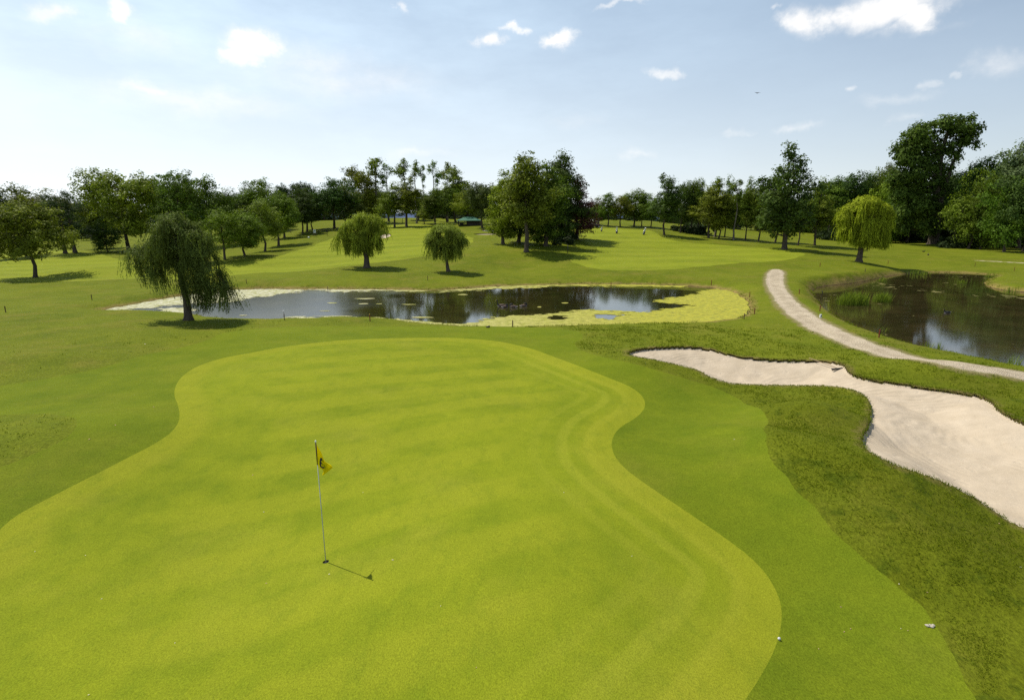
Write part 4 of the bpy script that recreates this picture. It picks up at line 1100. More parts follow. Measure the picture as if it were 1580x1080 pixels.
willow(690, 419, [(0, 0, 3.65, 1.25, 1.2, .65, 2.7), (-1.3, 0, 3.1, .65, .9, .55, 1.9), (1.1, 0, 3.15, .65, .9, .55, 2.2), (1.55, 0, 2.75, .35, .6, .4, 2.0), (-1.75, 0, 2.7, .35, .6, .4, 1.9), (-.5, 0, 2.6, .8, 1, .7, 1.2), (.5, 0, 2.5, .8, 1, .7, 1.0), (0, 0, 2.1, .5, .7, .5, .9)], 1800,
       'small round mop-headed willow on a thin leaning trunk on the far bank', (.21, .25, .035), [(0.1, 0, 0), (.0, 0, .8), (-.15, 0, 1.8), (-.15, 0, 2.6)], .17, wind=(.12, 0), ref=53, seed=13, seg=.12, leaf=(.18, .022))
willow(1325, 404, [(0, 0, 6.7, 1.5, 1.6, 1.0, 5.2), (-1.6, 0, 6.0, 1.1, 1.3, .8, 4.2), (1.7, 0, 6.0, 1.15, 1.3, .85, 4.3), (-2.35, 0, 5.0, .75, 1.1, .8, 3.5), (2.65, 0, 5.0, .75, 1.1, .8, 3.4), (-1.5, 0, 4.2, .9, 1.2, .9, 1.9), (1.6, 0, 4.2, 1, 1.2, .9, 1.3),
       (0, 0, 4.4, 1.2, 1.6, 1, 1.8), (2.3, 0, 3.7, .5, .7, .7, 1.1), (-.8, 0, 3.6, .7, 1, .8, 1.6), (.8, -.6, 4.2, .8, 1, .9, 1.7), (-2.2, 0, 3.8, .5, .8, .7, 2.4)], 3000,
       'bright yellow-green weeping willow standing between the path and the brown pond', (.28, .32, .02), [(0, 0, 0), (.05, 0, 1.3), (-.15, 0, 2.8), (-.1, 0, 4.4)], .33, wind=(.03, 0), ref=68, seed=14, seg=.15, leaf=(.22, .030))

# ---- undergrowth and the far wood read as masses
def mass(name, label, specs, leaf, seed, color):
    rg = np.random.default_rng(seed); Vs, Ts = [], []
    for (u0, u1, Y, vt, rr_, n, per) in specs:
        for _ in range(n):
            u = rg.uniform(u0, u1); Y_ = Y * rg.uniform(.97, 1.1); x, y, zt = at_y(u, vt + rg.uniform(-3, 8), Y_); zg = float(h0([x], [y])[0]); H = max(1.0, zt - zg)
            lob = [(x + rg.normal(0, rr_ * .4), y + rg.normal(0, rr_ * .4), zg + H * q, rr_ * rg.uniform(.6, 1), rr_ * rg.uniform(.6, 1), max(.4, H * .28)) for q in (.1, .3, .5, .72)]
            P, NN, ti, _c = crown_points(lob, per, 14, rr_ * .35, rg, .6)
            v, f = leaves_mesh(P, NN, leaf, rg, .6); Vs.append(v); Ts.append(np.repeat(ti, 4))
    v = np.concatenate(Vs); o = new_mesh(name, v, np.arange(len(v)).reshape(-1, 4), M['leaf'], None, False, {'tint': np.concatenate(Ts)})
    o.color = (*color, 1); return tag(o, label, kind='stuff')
mass('forest', 'far wood behind every row of trees', [(-60, 200, 178, 304, 4.5, 50, 60), (180, 470, 180, 302, 4.5, 60, 60), (440, 590, 195, 302, 4.2, 28, 60), (660, 760, 190, 300, 4.2, 26, 60), (740, 905, 190, 322, 4.2, 14, 60),
      (890, 1080, 205, 318, 4.5, 26, 60), (1060, 1290, 170, 300, 4.0, 30, 60), (1270, 1480, 150, 285, 3.8, 40, 70), (1450, 1680, 125, 268, 3.4, 36, 70)], .62, 71, (.038, .06, .02))
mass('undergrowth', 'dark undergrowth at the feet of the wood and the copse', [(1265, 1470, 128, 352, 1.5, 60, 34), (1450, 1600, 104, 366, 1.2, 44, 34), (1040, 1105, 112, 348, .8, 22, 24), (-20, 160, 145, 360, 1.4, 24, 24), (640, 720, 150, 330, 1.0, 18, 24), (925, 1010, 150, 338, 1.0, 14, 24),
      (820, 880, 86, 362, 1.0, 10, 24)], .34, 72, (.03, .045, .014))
# ------------------------------------------------------------------ flagstick, hole
M['stick'] = simple('grey_stick', (.42, .44, .42), .4, .4)
M['stripe'] = simple('dark_stick_band', (.09, .05, .02), .5)
M['white'] = simple('white_paint', (.78, .78, .76), .45)
M['black'] = simple('black_plastic', (.015, .015, .016), .5)
M['red'] = simple('red_paint', (.42, .03, .03), .5)
t = NT('yellow_nylon'); pr = t.n('BsdfDiffuse'); pr.inputs[0].default_value = (.86, .72, .006, 1); tl = t.n('BsdfTranslucent'); tl.inputs[0].default_value = (.9, .78, .008, 1)
mx = t.n('MixShader'); mx.inputs[0].default_value = .45; t.l(pr.outputs[0], mx.inputs[1]); t.l(tl.outputs[0], mx.inputs[2]); t.l(mx.outputs[0], t.out.inputs[0]); M['flag'] = t.mat
hx, hy = HOLE; hz = gz(hx, hy)
pt = at_y(486, 671, hy); FH = 2.2
fs = empty('golf_flagstick', (hx, hy, hz - .10), 0, 'thin golf flagstick in the hole, yellow flag with a black numeral', 'flag')
tilt = (pt[0] - hx) * .35
def pole(z): return Vector((tilt * z / FH, 0, z + .10))
MB().tube([pole(-.09), pole(.8), pole(FH - .40)], [.0085, .0075, .0065], 10).build('pole', M['stick'], fs, True)
MB().tube([pole(FH - .40), pole(FH - .02)], .010, 10).build('flag_sleeve', M['stripe'], fs, True)
mb = MB(); mb.ball(pole(FH + .002), (.014, .014, .022), 10, 8); mb.build('cap', M['white'], fs, True)
def fpt(a, b, off=0.0):
    """a 0..1 along the fly, b 0..1 from hoist top down"""
    p = pole(FH - .03 - .35 * b)
    q = pole(FH - .03) + Vector((.18 - .03 * b, .12 - .26 * b, -.49))      # the hanging outer edge
    k = a ** .92; w_ = math.sin(a * math.pi)
    return p.lerp(q, k) + Vector((.018 * math.sin(a * 8 + b * 3) * a, .035 * math.sin(a * 9 + b * 2.5) * a - off, -.035 * w_ * (1 - b)))
nu, nv = 26, 14
v = [fpt(i / nu, j / nv) for j in range(nv + 1) for i in range(nu + 1)]
f = [(j * (nu + 1) + i, j * (nu + 1) + i + 1, (j + 1) * (nu + 1) + i + 1, (j + 1) * (nu + 1) + i) for j in range(nv) for i in range(nu)]
fl = new_mesh('flag', np.array([tuple(q) for q in v]), f, M['flag'], fs, True)
sm_ = fl.modifiers.new('thickness', 'SOLIDIFY'); sm_.thickness = .002
# numeral 6 laid on the cloth
def strokes():
    p = []
    for k in range(0, 13): a = math.radians(70 + k * 15); p.append((.50 + .16 * math.cos(a), .38 - .26 * math.sin(a) * 1.0 + .06))
    loop = [(.50 + .155 * math.cos(math.radians(180 + k * 18)), .62 - .17 * math.sin(math.radians(180 + k * 18))) for k in range(0, 21)]
    return p + loop
mbn = MB()
for off in (.0045, -.0045):
    P = strokes(); n = len(P); vv = []
    for i, (a, b) in enumerate(P):
        a2, b2 = P[min(i + 1, n - 1)]; a1, b1 = P[max(i - 1, 0)]
        tx, ty = (a2 - a1) * .5, (b2 - b1) * .37; l = math.hypot(tx, ty) + 1e-6
        nx, ny = -ty / l * .026 / .5, tx / l * .026 / .37
        vv += [fpt(a + nx, b + ny, off), fpt(a - nx, b - ny, off)]
    mbn.add(vv, [(2 * i, 2 * i + 1, 2 * i + 3, 2 * i + 2) for i in range(n - 1)])
mbn.build('numeral', M['black'], fl)

M['liner'] = simple('cup_liner_plastic', (.30, .30, .29), .5)
cup = empty('golf_hole', (hx, hy, hz), 0, 'round golf hole with a white cup liner at the foot of the flagstick', 'hole')
mb = MB(); n = 28; vv = []; r_ = .0542
dh = [float(q) - hz for q in land([hx + r_ * math.cos(2 * math.pi * i / n) for i in range(n)], [hy + r_ * math.sin(2 * math.pi * i / n) for i in range(n)])]
for z, lv in ((0, 1), (-.035, 1)): vv += [(r_ * math.cos(2 * math.pi * i / n), r_ * math.sin(2 * math.pi * i / n), z + dh[i] * lv) for i in range(n)]
mb.add(vv, [(i, (i + 1) % n, n + (i + 1) % n, n + i) for i in range(n)]); mb.build('earth_rim', M['soil'], cup, True)
mb = MB(); vv = []
for z in (-.035, -.16): vv += [(.0535 * math.cos(2 * math.pi * i / n), .0535 * math.sin(2 * math.pi * i / n), z) for i in range(n)]
mb.add(vv, [(i, (i + 1) % n, n + (i + 1) % n, n + i) for i in range(n)] + [tuple(range(n, 2 * n))]); mb.build('cup_liner', M['liner'], cup, True)

# ------------------------------------------------------------------ stakes round the ponds
M['stake'] = simple('weathered_red_stake', (.17, .035, .022), .7, .2, var=.4, scale=30)
M['stake_old'] = simple('weathered_brown_stake', (.12, .075, .04), .8, .15, var=.4, scale=30)
M['stake_top'] = simple('yellow_stake_top', (.55, .38, .03), .6)
def stake(u, vb, px, label, group, mat='stake', top=None, lean=(0, 0), w=.045):
    x, y = hit(u, vb); z = gz(x, y); h = px * (y + .3) / FPX
    r = empty('marker_stake', (x, y, z), (u * 7 % 10) * .1, label, 'stake', group); r.rotation_euler = (lean[0], lean[1], r.rotation_euler[2])
    mb = MB(); mb.box((0, 0, h / 2 - .06), (w, w, h + .12)); o = mb.build('post', M[mat], r)
    if w > .02: b_ = o.modifiers.new('edge', 'BEVEL'); b_.width = .006; b_.segments = 2
    mb = MB(); mb.box((0, 0, h + .012), (w * 1.04, w * 1.04, .05), taper=.55); mb.build('tip', M[top or mat], r)
    return r
P1, P2 = 'stakes marking the long pond', 'stakes marking the brown pond'
for a in ((9, 482, 9, 'short dark stake beside the ditch before the long pond', P1, 'stake_old'), (142, 463, 8, 'dark stake on the slope over the narrow end of the long pond', P1, 'stake_old'),
          (439, 494, 9, 'dark stake at the water edge just past the biggest willow', P1, 'stake_old'), (571, 496, 11, 'yellow-topped stake on the near shore below the mop willows', P1, 'stake', 'stake_top'),
          (791, 502, 10, 'pale brown stake standing in front of the yellow algae mat', P1, 'stake_old'), (943, 434, 7, 'thin dark stake on the far bank below the fairway tip', P1, 'stake'),
          (1098, 433, 8, 'red stake on the far bank above the widest algae', P1), (1157, 453, 8, 'red stake beside the rounded end of the long pond', P1),
          (1164, 483, 9, 'tall red stake between the pond end and the gravel path', P1), (1148, 491, 8, 'brown stake in the water edge at the rounded pond end', P1, 'stake_old'),
          (380, 434, 6, 'small stake on the far bank behind the biggest willow', P1, 'stake_old'), (505, 438, 7, 'thin grey stake on the far bank before the lopsided willow', P1, 'stake_old'),
          (660, 433, 7, 'low stake on the far bank below the round mop willow', P1, 'stake_old'),
          (1233, 454, 7, 'red stake on the grass between path and brown pond tip', P2), (1265, 480, 9, 'red stake by the white marker at the brown pond', P2),
          (1356, 521, 12, 'largest red stake on the bank strip beside the path', P2), (1265, 412, 6, 'stake on the slope under the tall conical tree side of the brown pond', P2),
          (1335, 418, 5, 'small stake in the shadow of the bright willow', P2, 'stake_old'), (1370, 408, 5, 'small red stake behind the brown pond near the bright willow', P2),
          (1504, 412, 6, 'red stake on the far rim of the brown pond below the sunlit trees', P2), (1564, 422, 6, 'red stake on the spit of land in the brown pond', P2), (1552, 443, 7, 'red stake among reddish weeds at the tip of the spit', P2)):
    stake(*a)
# white marker post
x, y = hit(1266, 490); r = empty('distance_marker', (x, y, gz(x, y)), 0, 'small white marker block beside a red stake on the brown pond bank', 'marker')
mb = MB(); mb.box((0, 0, .09), (.11, .09, .22), taper=.9); o = mb.build('block', M['white'], r); b_ = o.modifiers.new('edge', 'BEVEL'); b_.width = .015; b_.segments = 3
mb = MB(); mb.box((0, -.048, .10), (.06, .004, .09)); mb.build('plate', M['black'], r)
# knee-high white-topped rod on the pond
x, y = at_z(438, 486, ZW1); r = empty('float_marker', (x, y, ZW1), 0, 'thin rod with a white knob standing in the long pond', 'marker')
MB().tube([(0, 0, -.3), (0, 0, .22)], .008, 6).build('rod', M['stake_old'], r, True); mb = MB(); mb.ball((0, 0, .25), .05, 10, 8); mb.build('knob', M['white'], r, True)

# ------------------------------------------------------------------ rake in the bunker
hxk, hyk = hit(1293, 567); hx2, hy2 = hit(1248, 556)
def sandz(x, y):
    v_ = np.array([[x, y, float(land([x], [y])[0])] + [float(all_sd(np.array([x]), np.array([y]))[k][0]) for k in KEYS]]); return float(sand_z(v_)[0])
hzk, hz2 = sandz(hxk, hyk), gz(hx2, hy2) + .03
r = empty('bunker_rake', (hxk, hyk, hzk), 0, 'bunker rake lying on the sand, dark head down, thin handle towards the far rim', 'rake')
M['wood'] = simple('rake_handle_wood', (.30, .22, .13), .6, .2)
A = Vector((0, 0, .05)); B = Vector((hx2 - hxk, hy2 - hyk, hz2 - hzk + .02)); hd = (B - A).normalized(); B = A + hd * min((B - A).length, 1.75)
MB().tube([A, (A + B) / 2, B], .014, 8).build('handle', M['wood'], r, True)
ang = math.atan2(hd.y, hd.x) + math.pi / 2; mb = MB(); mb.box((0, 0, .045), (.62, .06, .04), rz=ang)
for i in range(13): k = -.29 + .58 * i / 12; mb.box((k * math.cos(ang), k * math.sin(ang), .01), (.014, .02, .07), rz=ang)
mb.build('head', M['black'], r)

# ------------------------------------------------------------------ ducks and geese
M['down'] = simple('duck_brown', (.10, .065, .05), .7, var=.4, scale=40); M['pale'] = simple('duck_pale', (.42, .36, .33), .7, var=.3, scale=40); M['neck'] = simple('duck_dark', (.02, .018, .016), .6)
M['bill'] = simple('duck_bill', (.35, .22, .05), .5)
def bird(name, x, y, z, rz, label, cat='duck', s=1.0, up=1.0, tuck=False, group=None, mats=('down', 'pale', 'neck')):
    r = empty(name, (x, y, z), rz, label, cat, group)
    if tuck: sp = [(-.30, 0, .10), (-.25, 0, .09), (-.15, 0, .07), (0, 0, .07), (.13, 0, .09), (.20, 0, .13), (.20, 0, .19), (.15, 0, .235), (.08, 0, .24), (.02, 0, .22)]; ra = [(.012, .008), (.04, .02), (.10, .075), (.125, .10), (.10, .09), (.065, .06), (.042, .042), (.045, .045), (.042, .04), (.015, .012)]
    else: sp = [(-.32, 0, .12), (-.26, 0, .10), (-.15, 0, .07), (0, 0, .065), (.13, 0, .08), (.20, 0, .12), (.225, 0, .18), (.23, 0, .24 * up), (.235, 0, .30 * up), (.27, 0, .345 * up), (.315, 0, .335 * up)]; ra = [(.012, .008), (.04, .02), (.10, .075), (.125, .10), (.10, .09), (.06, .06), (.034, .034), (.027, .027), (.03, .03), (.043, .04), (.022, .02)]
    mb = MB(); mb.tube([Vector(p) * s for p in sp], [(a * s, b * s) for a, b in ra], 14)
    mi = []
    for i in range(len(sp) - 1):
        for k in range(14):
            low = math.sin(2 * math.pi * (k + .5) / 14); mi.append(2 if i >= 5 else (1 if (i <= 1 or low > .55 or low < -2) else 0))
    mb.m = mi + [0, 2]
    mb.build('body', [M[q] for q in mats], r, True)
    e = Vector(sp[-1]) * s; d = (Vector(sp[-1]) - Vector(sp[-2])).normalized(); mb = MB(); mb.tube([e - d * .005, e + d * .03 * s, e + d * .055 * s], [(.017 * s, .012 * s), (.015 * s, .007 * s), (.008 * s, .003 * s)], 8); mb.build('bill', M['bill'], r, True)
    for sd in (-1, 1):
        mb = MB(); mb.tube([Vector((.12, sd * .088, .10)) * s, Vector((.02, sd * .118, .105)) * s, Vector((-.12, sd * .10, .115)) * s, Vector((-.27, sd * .03, .135)) * s], [(.012 * s, .03 * s), (.014 * s, .05 * s), (.012 * s, .04 * s), (.004 * s, .008 * s)], 8); mb.build('wing', M[mats[0]], r, True)
    return r
GD = 'ducks swimming on the long pond'
for u, v_, rz, tk, up, s_, lab in ((774, 473, math.pi, False, 1.15, 1.25, 'upright-necked duck leading the group on the long pond'), (779, 474.5, .4, True, 1, 1.0, 'duck tucked close behind the upright-necked one'),
                               (792, 474.5, 2.9, True, 1, 1.15, 'resting duck alone in the middle of the group'), (808, 473, .3, True, 1, 1.1, 'last duck of the group nearest the loose weed')):
    x, y = at_z(u, v_, ZW1); bird('duck', x, y, ZW1 - .03, rz, lab, 'duck', s_, up, tk, GD)
x, y = at_z(1461, 483, ZW2); bird('duck', x, y, ZW2 - .02, math.pi + .1, 'pale-billed waterbird swimming alone on the brown pond', 'duck', .95, .8, mats=('neck', 'pale', 'neck'))
x, y = hit(1275, 440); z = gz(x, y)
b_ = bird('duck', x, y, z + .10, 2.2, 'dark bird standing on the bank at the tip of the brown pond', 'duck', 1.1, 1.2, mats=('down', 'down', 'neck'))
for sd in (-.05, .05): MB().tube([(0, sd, .05), (.01, sd, -.13)], .008, 6).build('leg', M['bill'], b_, True)
for u, v_, lab in ((1425, 389, 'small dark bird on the turf before the huge poplar'), (1432, 394, 'second small dark bird, closer to the gravel track'), (753, 505.5, 'dark bird resting at the near shore before the algae')):
    x, y = hit(u, v_); z = gz(x, y); bird('duck', x, y, z + (0 if v_ > 500 else .02), (u % 3), lab, 'bird', .45 if v_ > 500 else .9, .9, v_ > 500, mats=('neck', 'down', 'neck'))
# bird in the air
x, y, z = at_y(1169, 144, 70)
r = empty('flying_bird', (x, y, z), .2, 'dark bird gliding high in the open sky', 'bird'); mb = MB()
mb.tube([(0, -.22, 0), (0, -.12, .005), (0, .02, .01), (0, .14, .01), (0, .2, 0)], [.012, .035, .05, .035, .01], 8); mb.build('body', M['neck'], r, True)
for sd in (-1, 1):
    mb = MB(); mb.tube([(sd * .03, .05, .01), (sd * .2, .09, .07), (sd * .42, .0, .05)], [(.09, .012), (.075, .008), (.01, .003)], 8); mb.build('wing', M['neck'], r, True)

# ------------------------------------------------------------------ reeds
M['reed'] = leaf_mat('reed_leaves', (.17, .22, .025), useobj=False, trans=.35, var=.45)
def reeds(u0, u1, v0, px, n, label, name='reed_clump', water=True, spread=1.0, bw=.013):
    cu = (u0 + u1) / 2
    if water: x, y = at_z(cu, v0, ZW2); z = ZW2
    else: x, y = hit(cu, v0); z = gz(x, y)
    w = (u1 - u0) * y / FPX / 2; h = px * y / FPX
    rg = np.random.default_rng(int(cu)); a = rg.random(n) * 6.283; q = rg.random(n) ** .6
    bx = np.cos(a) * q * w; by = np.sin(a) * q * max(.25, w * .55) * spread; hh = h * rg.uniform(.55, 1.05, n) * (1 - .25 * q); d = rg.uniform(0, 6.283, n); ln = hh * rg.uniform(.08, .5, n)
    vs = []; fs_ = []; ti = []
    for i in range(n):
        dx, dy = math.cos(d[i]), math.sin(d[i]); k = len(vs); ww = bw * rg.uniform(.7, 1.4)
        for j, t_ in enumerate((0, .35, .7, 1)):
            cx_, cy_, cz_ = bx[i] + dx * ln[i] * t_ ** 2, by[i] + dy * ln[i] * t_ ** 2, -.1 + (hh[i] + .1) * (t_ - .12 * t_ ** 3 * (ln[i] / hh[i]))
            w_ = ww * (1, 1, .75, .08)[j]; vs += [(cx_ - dy * w_, cy_ + dx * w_, cz_), (cx_ + dy * w_, cy_ - dx * w_, cz_)]
        fs_ += [(k + 2 * j, k + 2 * j + 1, k + 2 * j + 3, k + 2 * j + 2) for j in range(3)]; ti += [rg.random()] * 8
    r = empty(name, (x, y, z), 0, label, 'reeds'); o = new_mesh('blades', np.array(vs), fs_, M['reed'], r, True, {'tint': ti})
    return r
reeds(1289, 1341, 470, 27, 520, 'large bed of green reeds standing in the brown pond')
reeds(1345, 1375, 466, 19, 240, 'smaller bed of reeds beside the large bed in the brown pond')
reeds(1421, 1438, 541, 20, 46, 'tuft of reeds at the near bank, beside the path strip', bw=.008)
reeds(1440, 1454, 544, 22, 24, 'sparse tall reed stems just past the near bank tuft', bw=.008)
reeds(1553, 1575, 566, 28, 60, 'yellow-green reed tuft at the water edge where the bright sky mirrors', bw=.008)
reeds(1352, 1368, 435, 11, 60, 'thin reeds at the far bank by the bright willow shadow')
reeds(1355, 1372, 512, 14, 22, 'scattered thin reed stems in open water by the large red stake', bw=.006)
reeds(1400, 1440, 424, 9, 90, 'low reeds along the far rim of the brown pond')
reeds(1478, 1492, 438, 9, 50, 'small reed tuft in the middle of the far brown pond')
reeds(1520, 1540, 428, 9, 50, 'low reeds by the far corner near the spit')
reeds(1544, 1572, 452, 12, 60, 'reeds at the foot of the spit of land')

# ------------------------------------------------------------------ golf bags, buggies, tee furniture, shelter
M['bagw'] = simple('bag_pale', (.55, .55, .56), .6); M['bagd'] = simple('bag_dark', (.03, .03, .04), .6); M['steel'] = simple('steel', (.5, .5, .5), .3, .5, .9)
M['tyre'] = simple('rubber', (.02, .02, .02), .8); M['seat'] = simple('seat_vinyl', (.25, .20, .14), .6)
def bag(u, vb, px, label, rz, lean):
    x, y = hit(u, vb); s = px * y / FPX / 1.25
    r = empty('golf_bag', (x, y, gz(x, y)), rz, label, 'golf bag', 'golf bags standing on the far fairway', (s, s, s))
    d = Vector((math.sin(lean), 0, math.cos(lean)))
    MB().tube([d * 0 + Vector((0, 0, .02)), d * .1, d * .45], [.14, .155, .15], 14).build('lower_bag', M['bagd'], r, True)
    MB().tube([d * .45, d * .7, d * .86, d * .9], [.152, .14, .15, .155], 14).build('upper_bag', M['bagw'], r, True)
    mb = MB(); mb.box(d * .40 + Vector((0, -.14, 0)), (.2, .09, .34)); o = mb.build('pocket', M['bagd'], r); o.modifiers.new('edge', 'BEVEL').width = .02
    for i in range(6):
        a = i * 1.05; o_ = Vector((math.cos(a) * .08, math.sin(a) * .08, 0)); q = o_ + d * .85; e = q + d * (.28 + .05 * (i % 3)) + o_ * .4
        c_ = MB(); c_.tube([q, e], .012, 6); c_.ball(e + Vector((.02, 0, .01)), (.05, .035, .035), 8, 6); c_.build('club', M['steel' if i % 2 else 'bagw'], r, True)
    for sd in (-1, 1): MB().tube([d * .75 + Vector((-.06, sd * .08, 0)), (-.32, sd * .22, .0)], .012, 6).build('stand_leg', M['steel'], r, True)
    MB().tube([d * .3 + Vector((0, .15, 0)), d * .5 + Vector((0, .26, .02)), d * .75 + Vector((0, .15, 0))], .018, 6).build('strap', M['bagd'], r, True)
bag(928, 357.5, 8, 'small dark golf bag on the far fairway, closest to the buggies', .3, .1)
bag(951.5, 360.5, 10, 'pale-topped golf bag standing upright mid way along the far fairway', 1.5, .05)
bag(993, 362.5, 11, 'pale-topped golf bag leaning, close to the dark single tree', .1, .22)

def buggy(u, vb, s, rz, label, bodymat, roofmat):
    x, y = hit(u, vb); r = empty('golf_buggy', (x, y, gz(x, y)), rz, label, 'buggy', None, (s, s, s))
    mb = MB(); mb.box((0, 0, .42), (2.1, 1.1, .22)); mb.box((.75, 0, .66), (.6, 1.0, .32), taper=.8); mb.box((-.75, 0, .64), (.6, 1.08, .3), taper=.92)
    o = mb.build('body', M[bodymat], r); o.modifiers.new('edge', 'BEVEL').width = .05
    mb = MB(); mb.box((-.25, 0, .72), (.5, 1.0, .16)); mb.box((-.5, 0, 1.0), (.12, 1.0, .45), rx=0); mb.build('seat', M['seat'], r)
    mb = MB(); mb.box((-.05, 0, 1.86), (1.9, 1.15, .07), taper=.92); mb.build('roof', M[roofmat], r)
    for a in ((.72, .5), (.72, -.5), (-.78, .5), (-.78, -.5)): MB().tube([(a[0], a[1], .6), (a[0] * .95, a[1], 1.84)], .022, 6).build('roof_post', M['steel'], r, True)
    for a in ((.72, .5), (.72, -.5), (-.72, .5), (-.72, -.5)):
        w_ = MB(); w_.tube([(a[0], a[1] - .09, .23), (a[0], a[1] + .09, .23)], .23, 18); o = w_.build('wheel', M['tyre'], r, False)
        q = MB(); sg = 1 if a[1] > 0 else -1; q.tube([(a[0], a[1] + sg * .085, .23), (a[0], a[1] + sg * .10, .23)], .11, 14); q.build('rim', M['white'], o)
    MB().tube([(.55, .25, .75), (.36, .25, 1.02)], .016, 6).build('steering_column', M['black'], r, True)
    w_ = MB(); w_.tube([Vector((.36, .25, 1.02)) + Vector((.09 * math.cos(a) * .8, .17 * math.sin(a), .13 * math.cos(a))) for a in [i * math.pi / 8 for i in range(17)]], .013, 6); w_.build('steering_wheel', M['black'], r, True)
    return r
buggy(917, 351.5, 1.0, .3, 'dark golf buggy half hidden beyond the purple beech', 'black', 'black')
bb = buggy(917, 346.5, 1.25, 1.0, 'white golf buggy with a red front under the far trees', 'white', 'black')
mb = MB(); mb.box((1.03, 0, .66), (.08, .9, .26)); mb.build('front_panel', M['red'], bb)

x, y = hit(486, 365); r = empty('tee_sign', (x, y, gz(x, y)), .15, 'white board on two legs at the tee beyond the young row of trees', 'sign')
k = y / FPX; mb = MB(); mb.box((0, 0, 7.6 * k), (3.6 * k, .05, 5.0 * k)); mb.build('board', M['white'], r)
for sx in (-1, 1): MB().tube([(sx * 1.5 * k, .0, -.1), (sx * 1.5 * k, .0, 5.6 * k)], .05, 8).build('leg', M['stake_old'], r, True)
M['print'] = simple('sign_print', (.35, .38, .42), .6)
mb = MB(); mb.box((0, -.028, 8.2 * k), (2.2 * k, .006, 2.0 * k)); mb.build('printed_panel', M['print'], r)
x, y = hit(476.5, 368); r = empty('tee_marker', (x, y, gz(x, y)), 0, 'white ball-shaped tee marker next to the white board', 'tee marker')
mb = MB(); mb.ball((0, 0, .16), (.17, .17, .17), 14, 10); mb.build('ball', M['white'], r, True); MB().tube([(0, 0, -.15), (0, 0, .05)], .03, 8).build('spike', M['steel'], r, True)
x, y = hit(505, 364); r = empty('ball_washer', (x, y, gz(x, y)), 0, 'dark ball washer on a thin post at the tee', 'ball washer')
MB().tube([(0, 0, -.1), (.03, 0, .75)], .035, 8).build('post', M['black'], r, True); mb = MB(); mb.box((.0, 0, .9), (.30, .24, .32), taper=.85); mb.build('tank', M['black'], r); MB().tube([(-.02, 0, 1.05), (-.02, 0, 1.2)], .03, 8).build('handle', M['bagd'], r, True)
for u, v_, h, lab in ((449, 360, .5, 'tiny dark post on the lawn behind the fairway row'), (621, 345, 1.1, 'thin dark post on the far lawn under the bare poplars'), (876, 391, 1.1, 'dark post in the shade of the tall clump')):
    x, y = hit(u, v_); r = empty('marker_post', (x, y, gz(x, y)), 0, lab, 'post'); MB().tube([(0, 0, -.1), (0, 0, h)], .05, 8).build('post', M['black'], r, True); mb = MB(); mb.ball((0, 0, h), .06, 8, 6); mb.build('cap', M['bagd'], r, True)

# shelter with a green hipped roof
M['roofg'] = simple('green_roof', (.055, .16, .10), .5, var=.2); M['boards'] = simple('dark_boards', (.05, .04, .035), .8)
x, y = hit(724, 348); k = y / FPX; z = gz(x, y); r = empty('shelter', (x, y, z), .12, 'small open shelter with a green hipped roof under the yellow-green tree', 'shelter')
w, d_ = 34 * k, 3.2; ev = 7.2 * k; rt = 12.5 * k
mb = MB(); W = w / 2 + .25; Dd = d_ / 2 + .25
mb.add([(-W, -Dd, ev), (W, -Dd, ev), (W, Dd, ev), (-W, Dd, ev), (-W * .35, 0, rt), (W * .35, 0, rt)], [(0, 1, 5, 4), (1, 2, 5), (2, 3, 4, 5), (3, 0, 4)])
mb.add([(-W, -Dd, ev - .1), (W, -Dd, ev - .1), (W, Dd, ev - .1), (-W, Dd, ev - .1), (-W, -Dd, ev), (W, -Dd, ev), (W, Dd, ev), (-W, Dd, ev)], [(0, 3, 2, 1), (0, 1, 5, 4), (1, 2, 6, 5), (2, 3, 7, 6), (3, 0, 4, 7)])
mb.build('roof', M['roofg'], r)
mb = MB(); mb.box((w * .18, .2, ev / 2 - .1), (w * .58, d_ * .7, ev + .0)); mb.build('wall', M['boards'], r)
for sx, sy in ((-.47, -.45), (-.2, -.45), (-.47, .45), (.48, -.45), (.48, .45)): mb = MB(); mb.box((sx * w, sy * d_, ev / 2 - .15), (.12, .12, ev + .1)); mb.build('post', M['boards'], r)
mb = MB(); mb.box((-.33 * w, .3, .45), (w * .22, .4, .06)); mb.box((-.33 * w, .3, .2), (w * .18, .08, .5)); mb.build('bench', M['boards'], r)

# ------------------------------------------------------------------ small things on the turf
x, y = hit(1202, 987); r = MB(); r.ball((0, 0, .0213), .0213, 16, 12); o = r.build('golf_ball', M['bagw'], None, True); o.location = (x, y, gz(x, y) + .002); tag(o, 'white golf ball at the rim of the putting green', 'golf ball')
M['stone'] = simple('pale_stone', (.40, .36, .29), .9, .1, var=.25, scale=18)
M['dryleaf'] = simple('dry_leaf', (.45, .30, .18), .8, .1, var=.3); M['paleleaf'] = simple('pale_leaf', (.62, .56, .40), .8, .1, var=.2)
rg = random.Random(3)
def rock(name, x, y, z, r_, mat, label, cat, grp=None, flat=.5):
    g = random.Random(int(x * 977 + y * 131)); mb = MB(); mb.ball((0, 0, 0), (r_, r_ * .8, r_ * flat), 9, 6)
    mb.v = [tuple(q * (1 + g.uniform(-.16, .16)) for q in p) for p in mb.v]; o = mb.build(name, M[mat], None, True); o.location = (x, y, z); o.rotation_euler = (0, 0, g.uniform(0, 3)); return tag(o, label, cat, grp)
x0, y0 = hit(1436, 969)
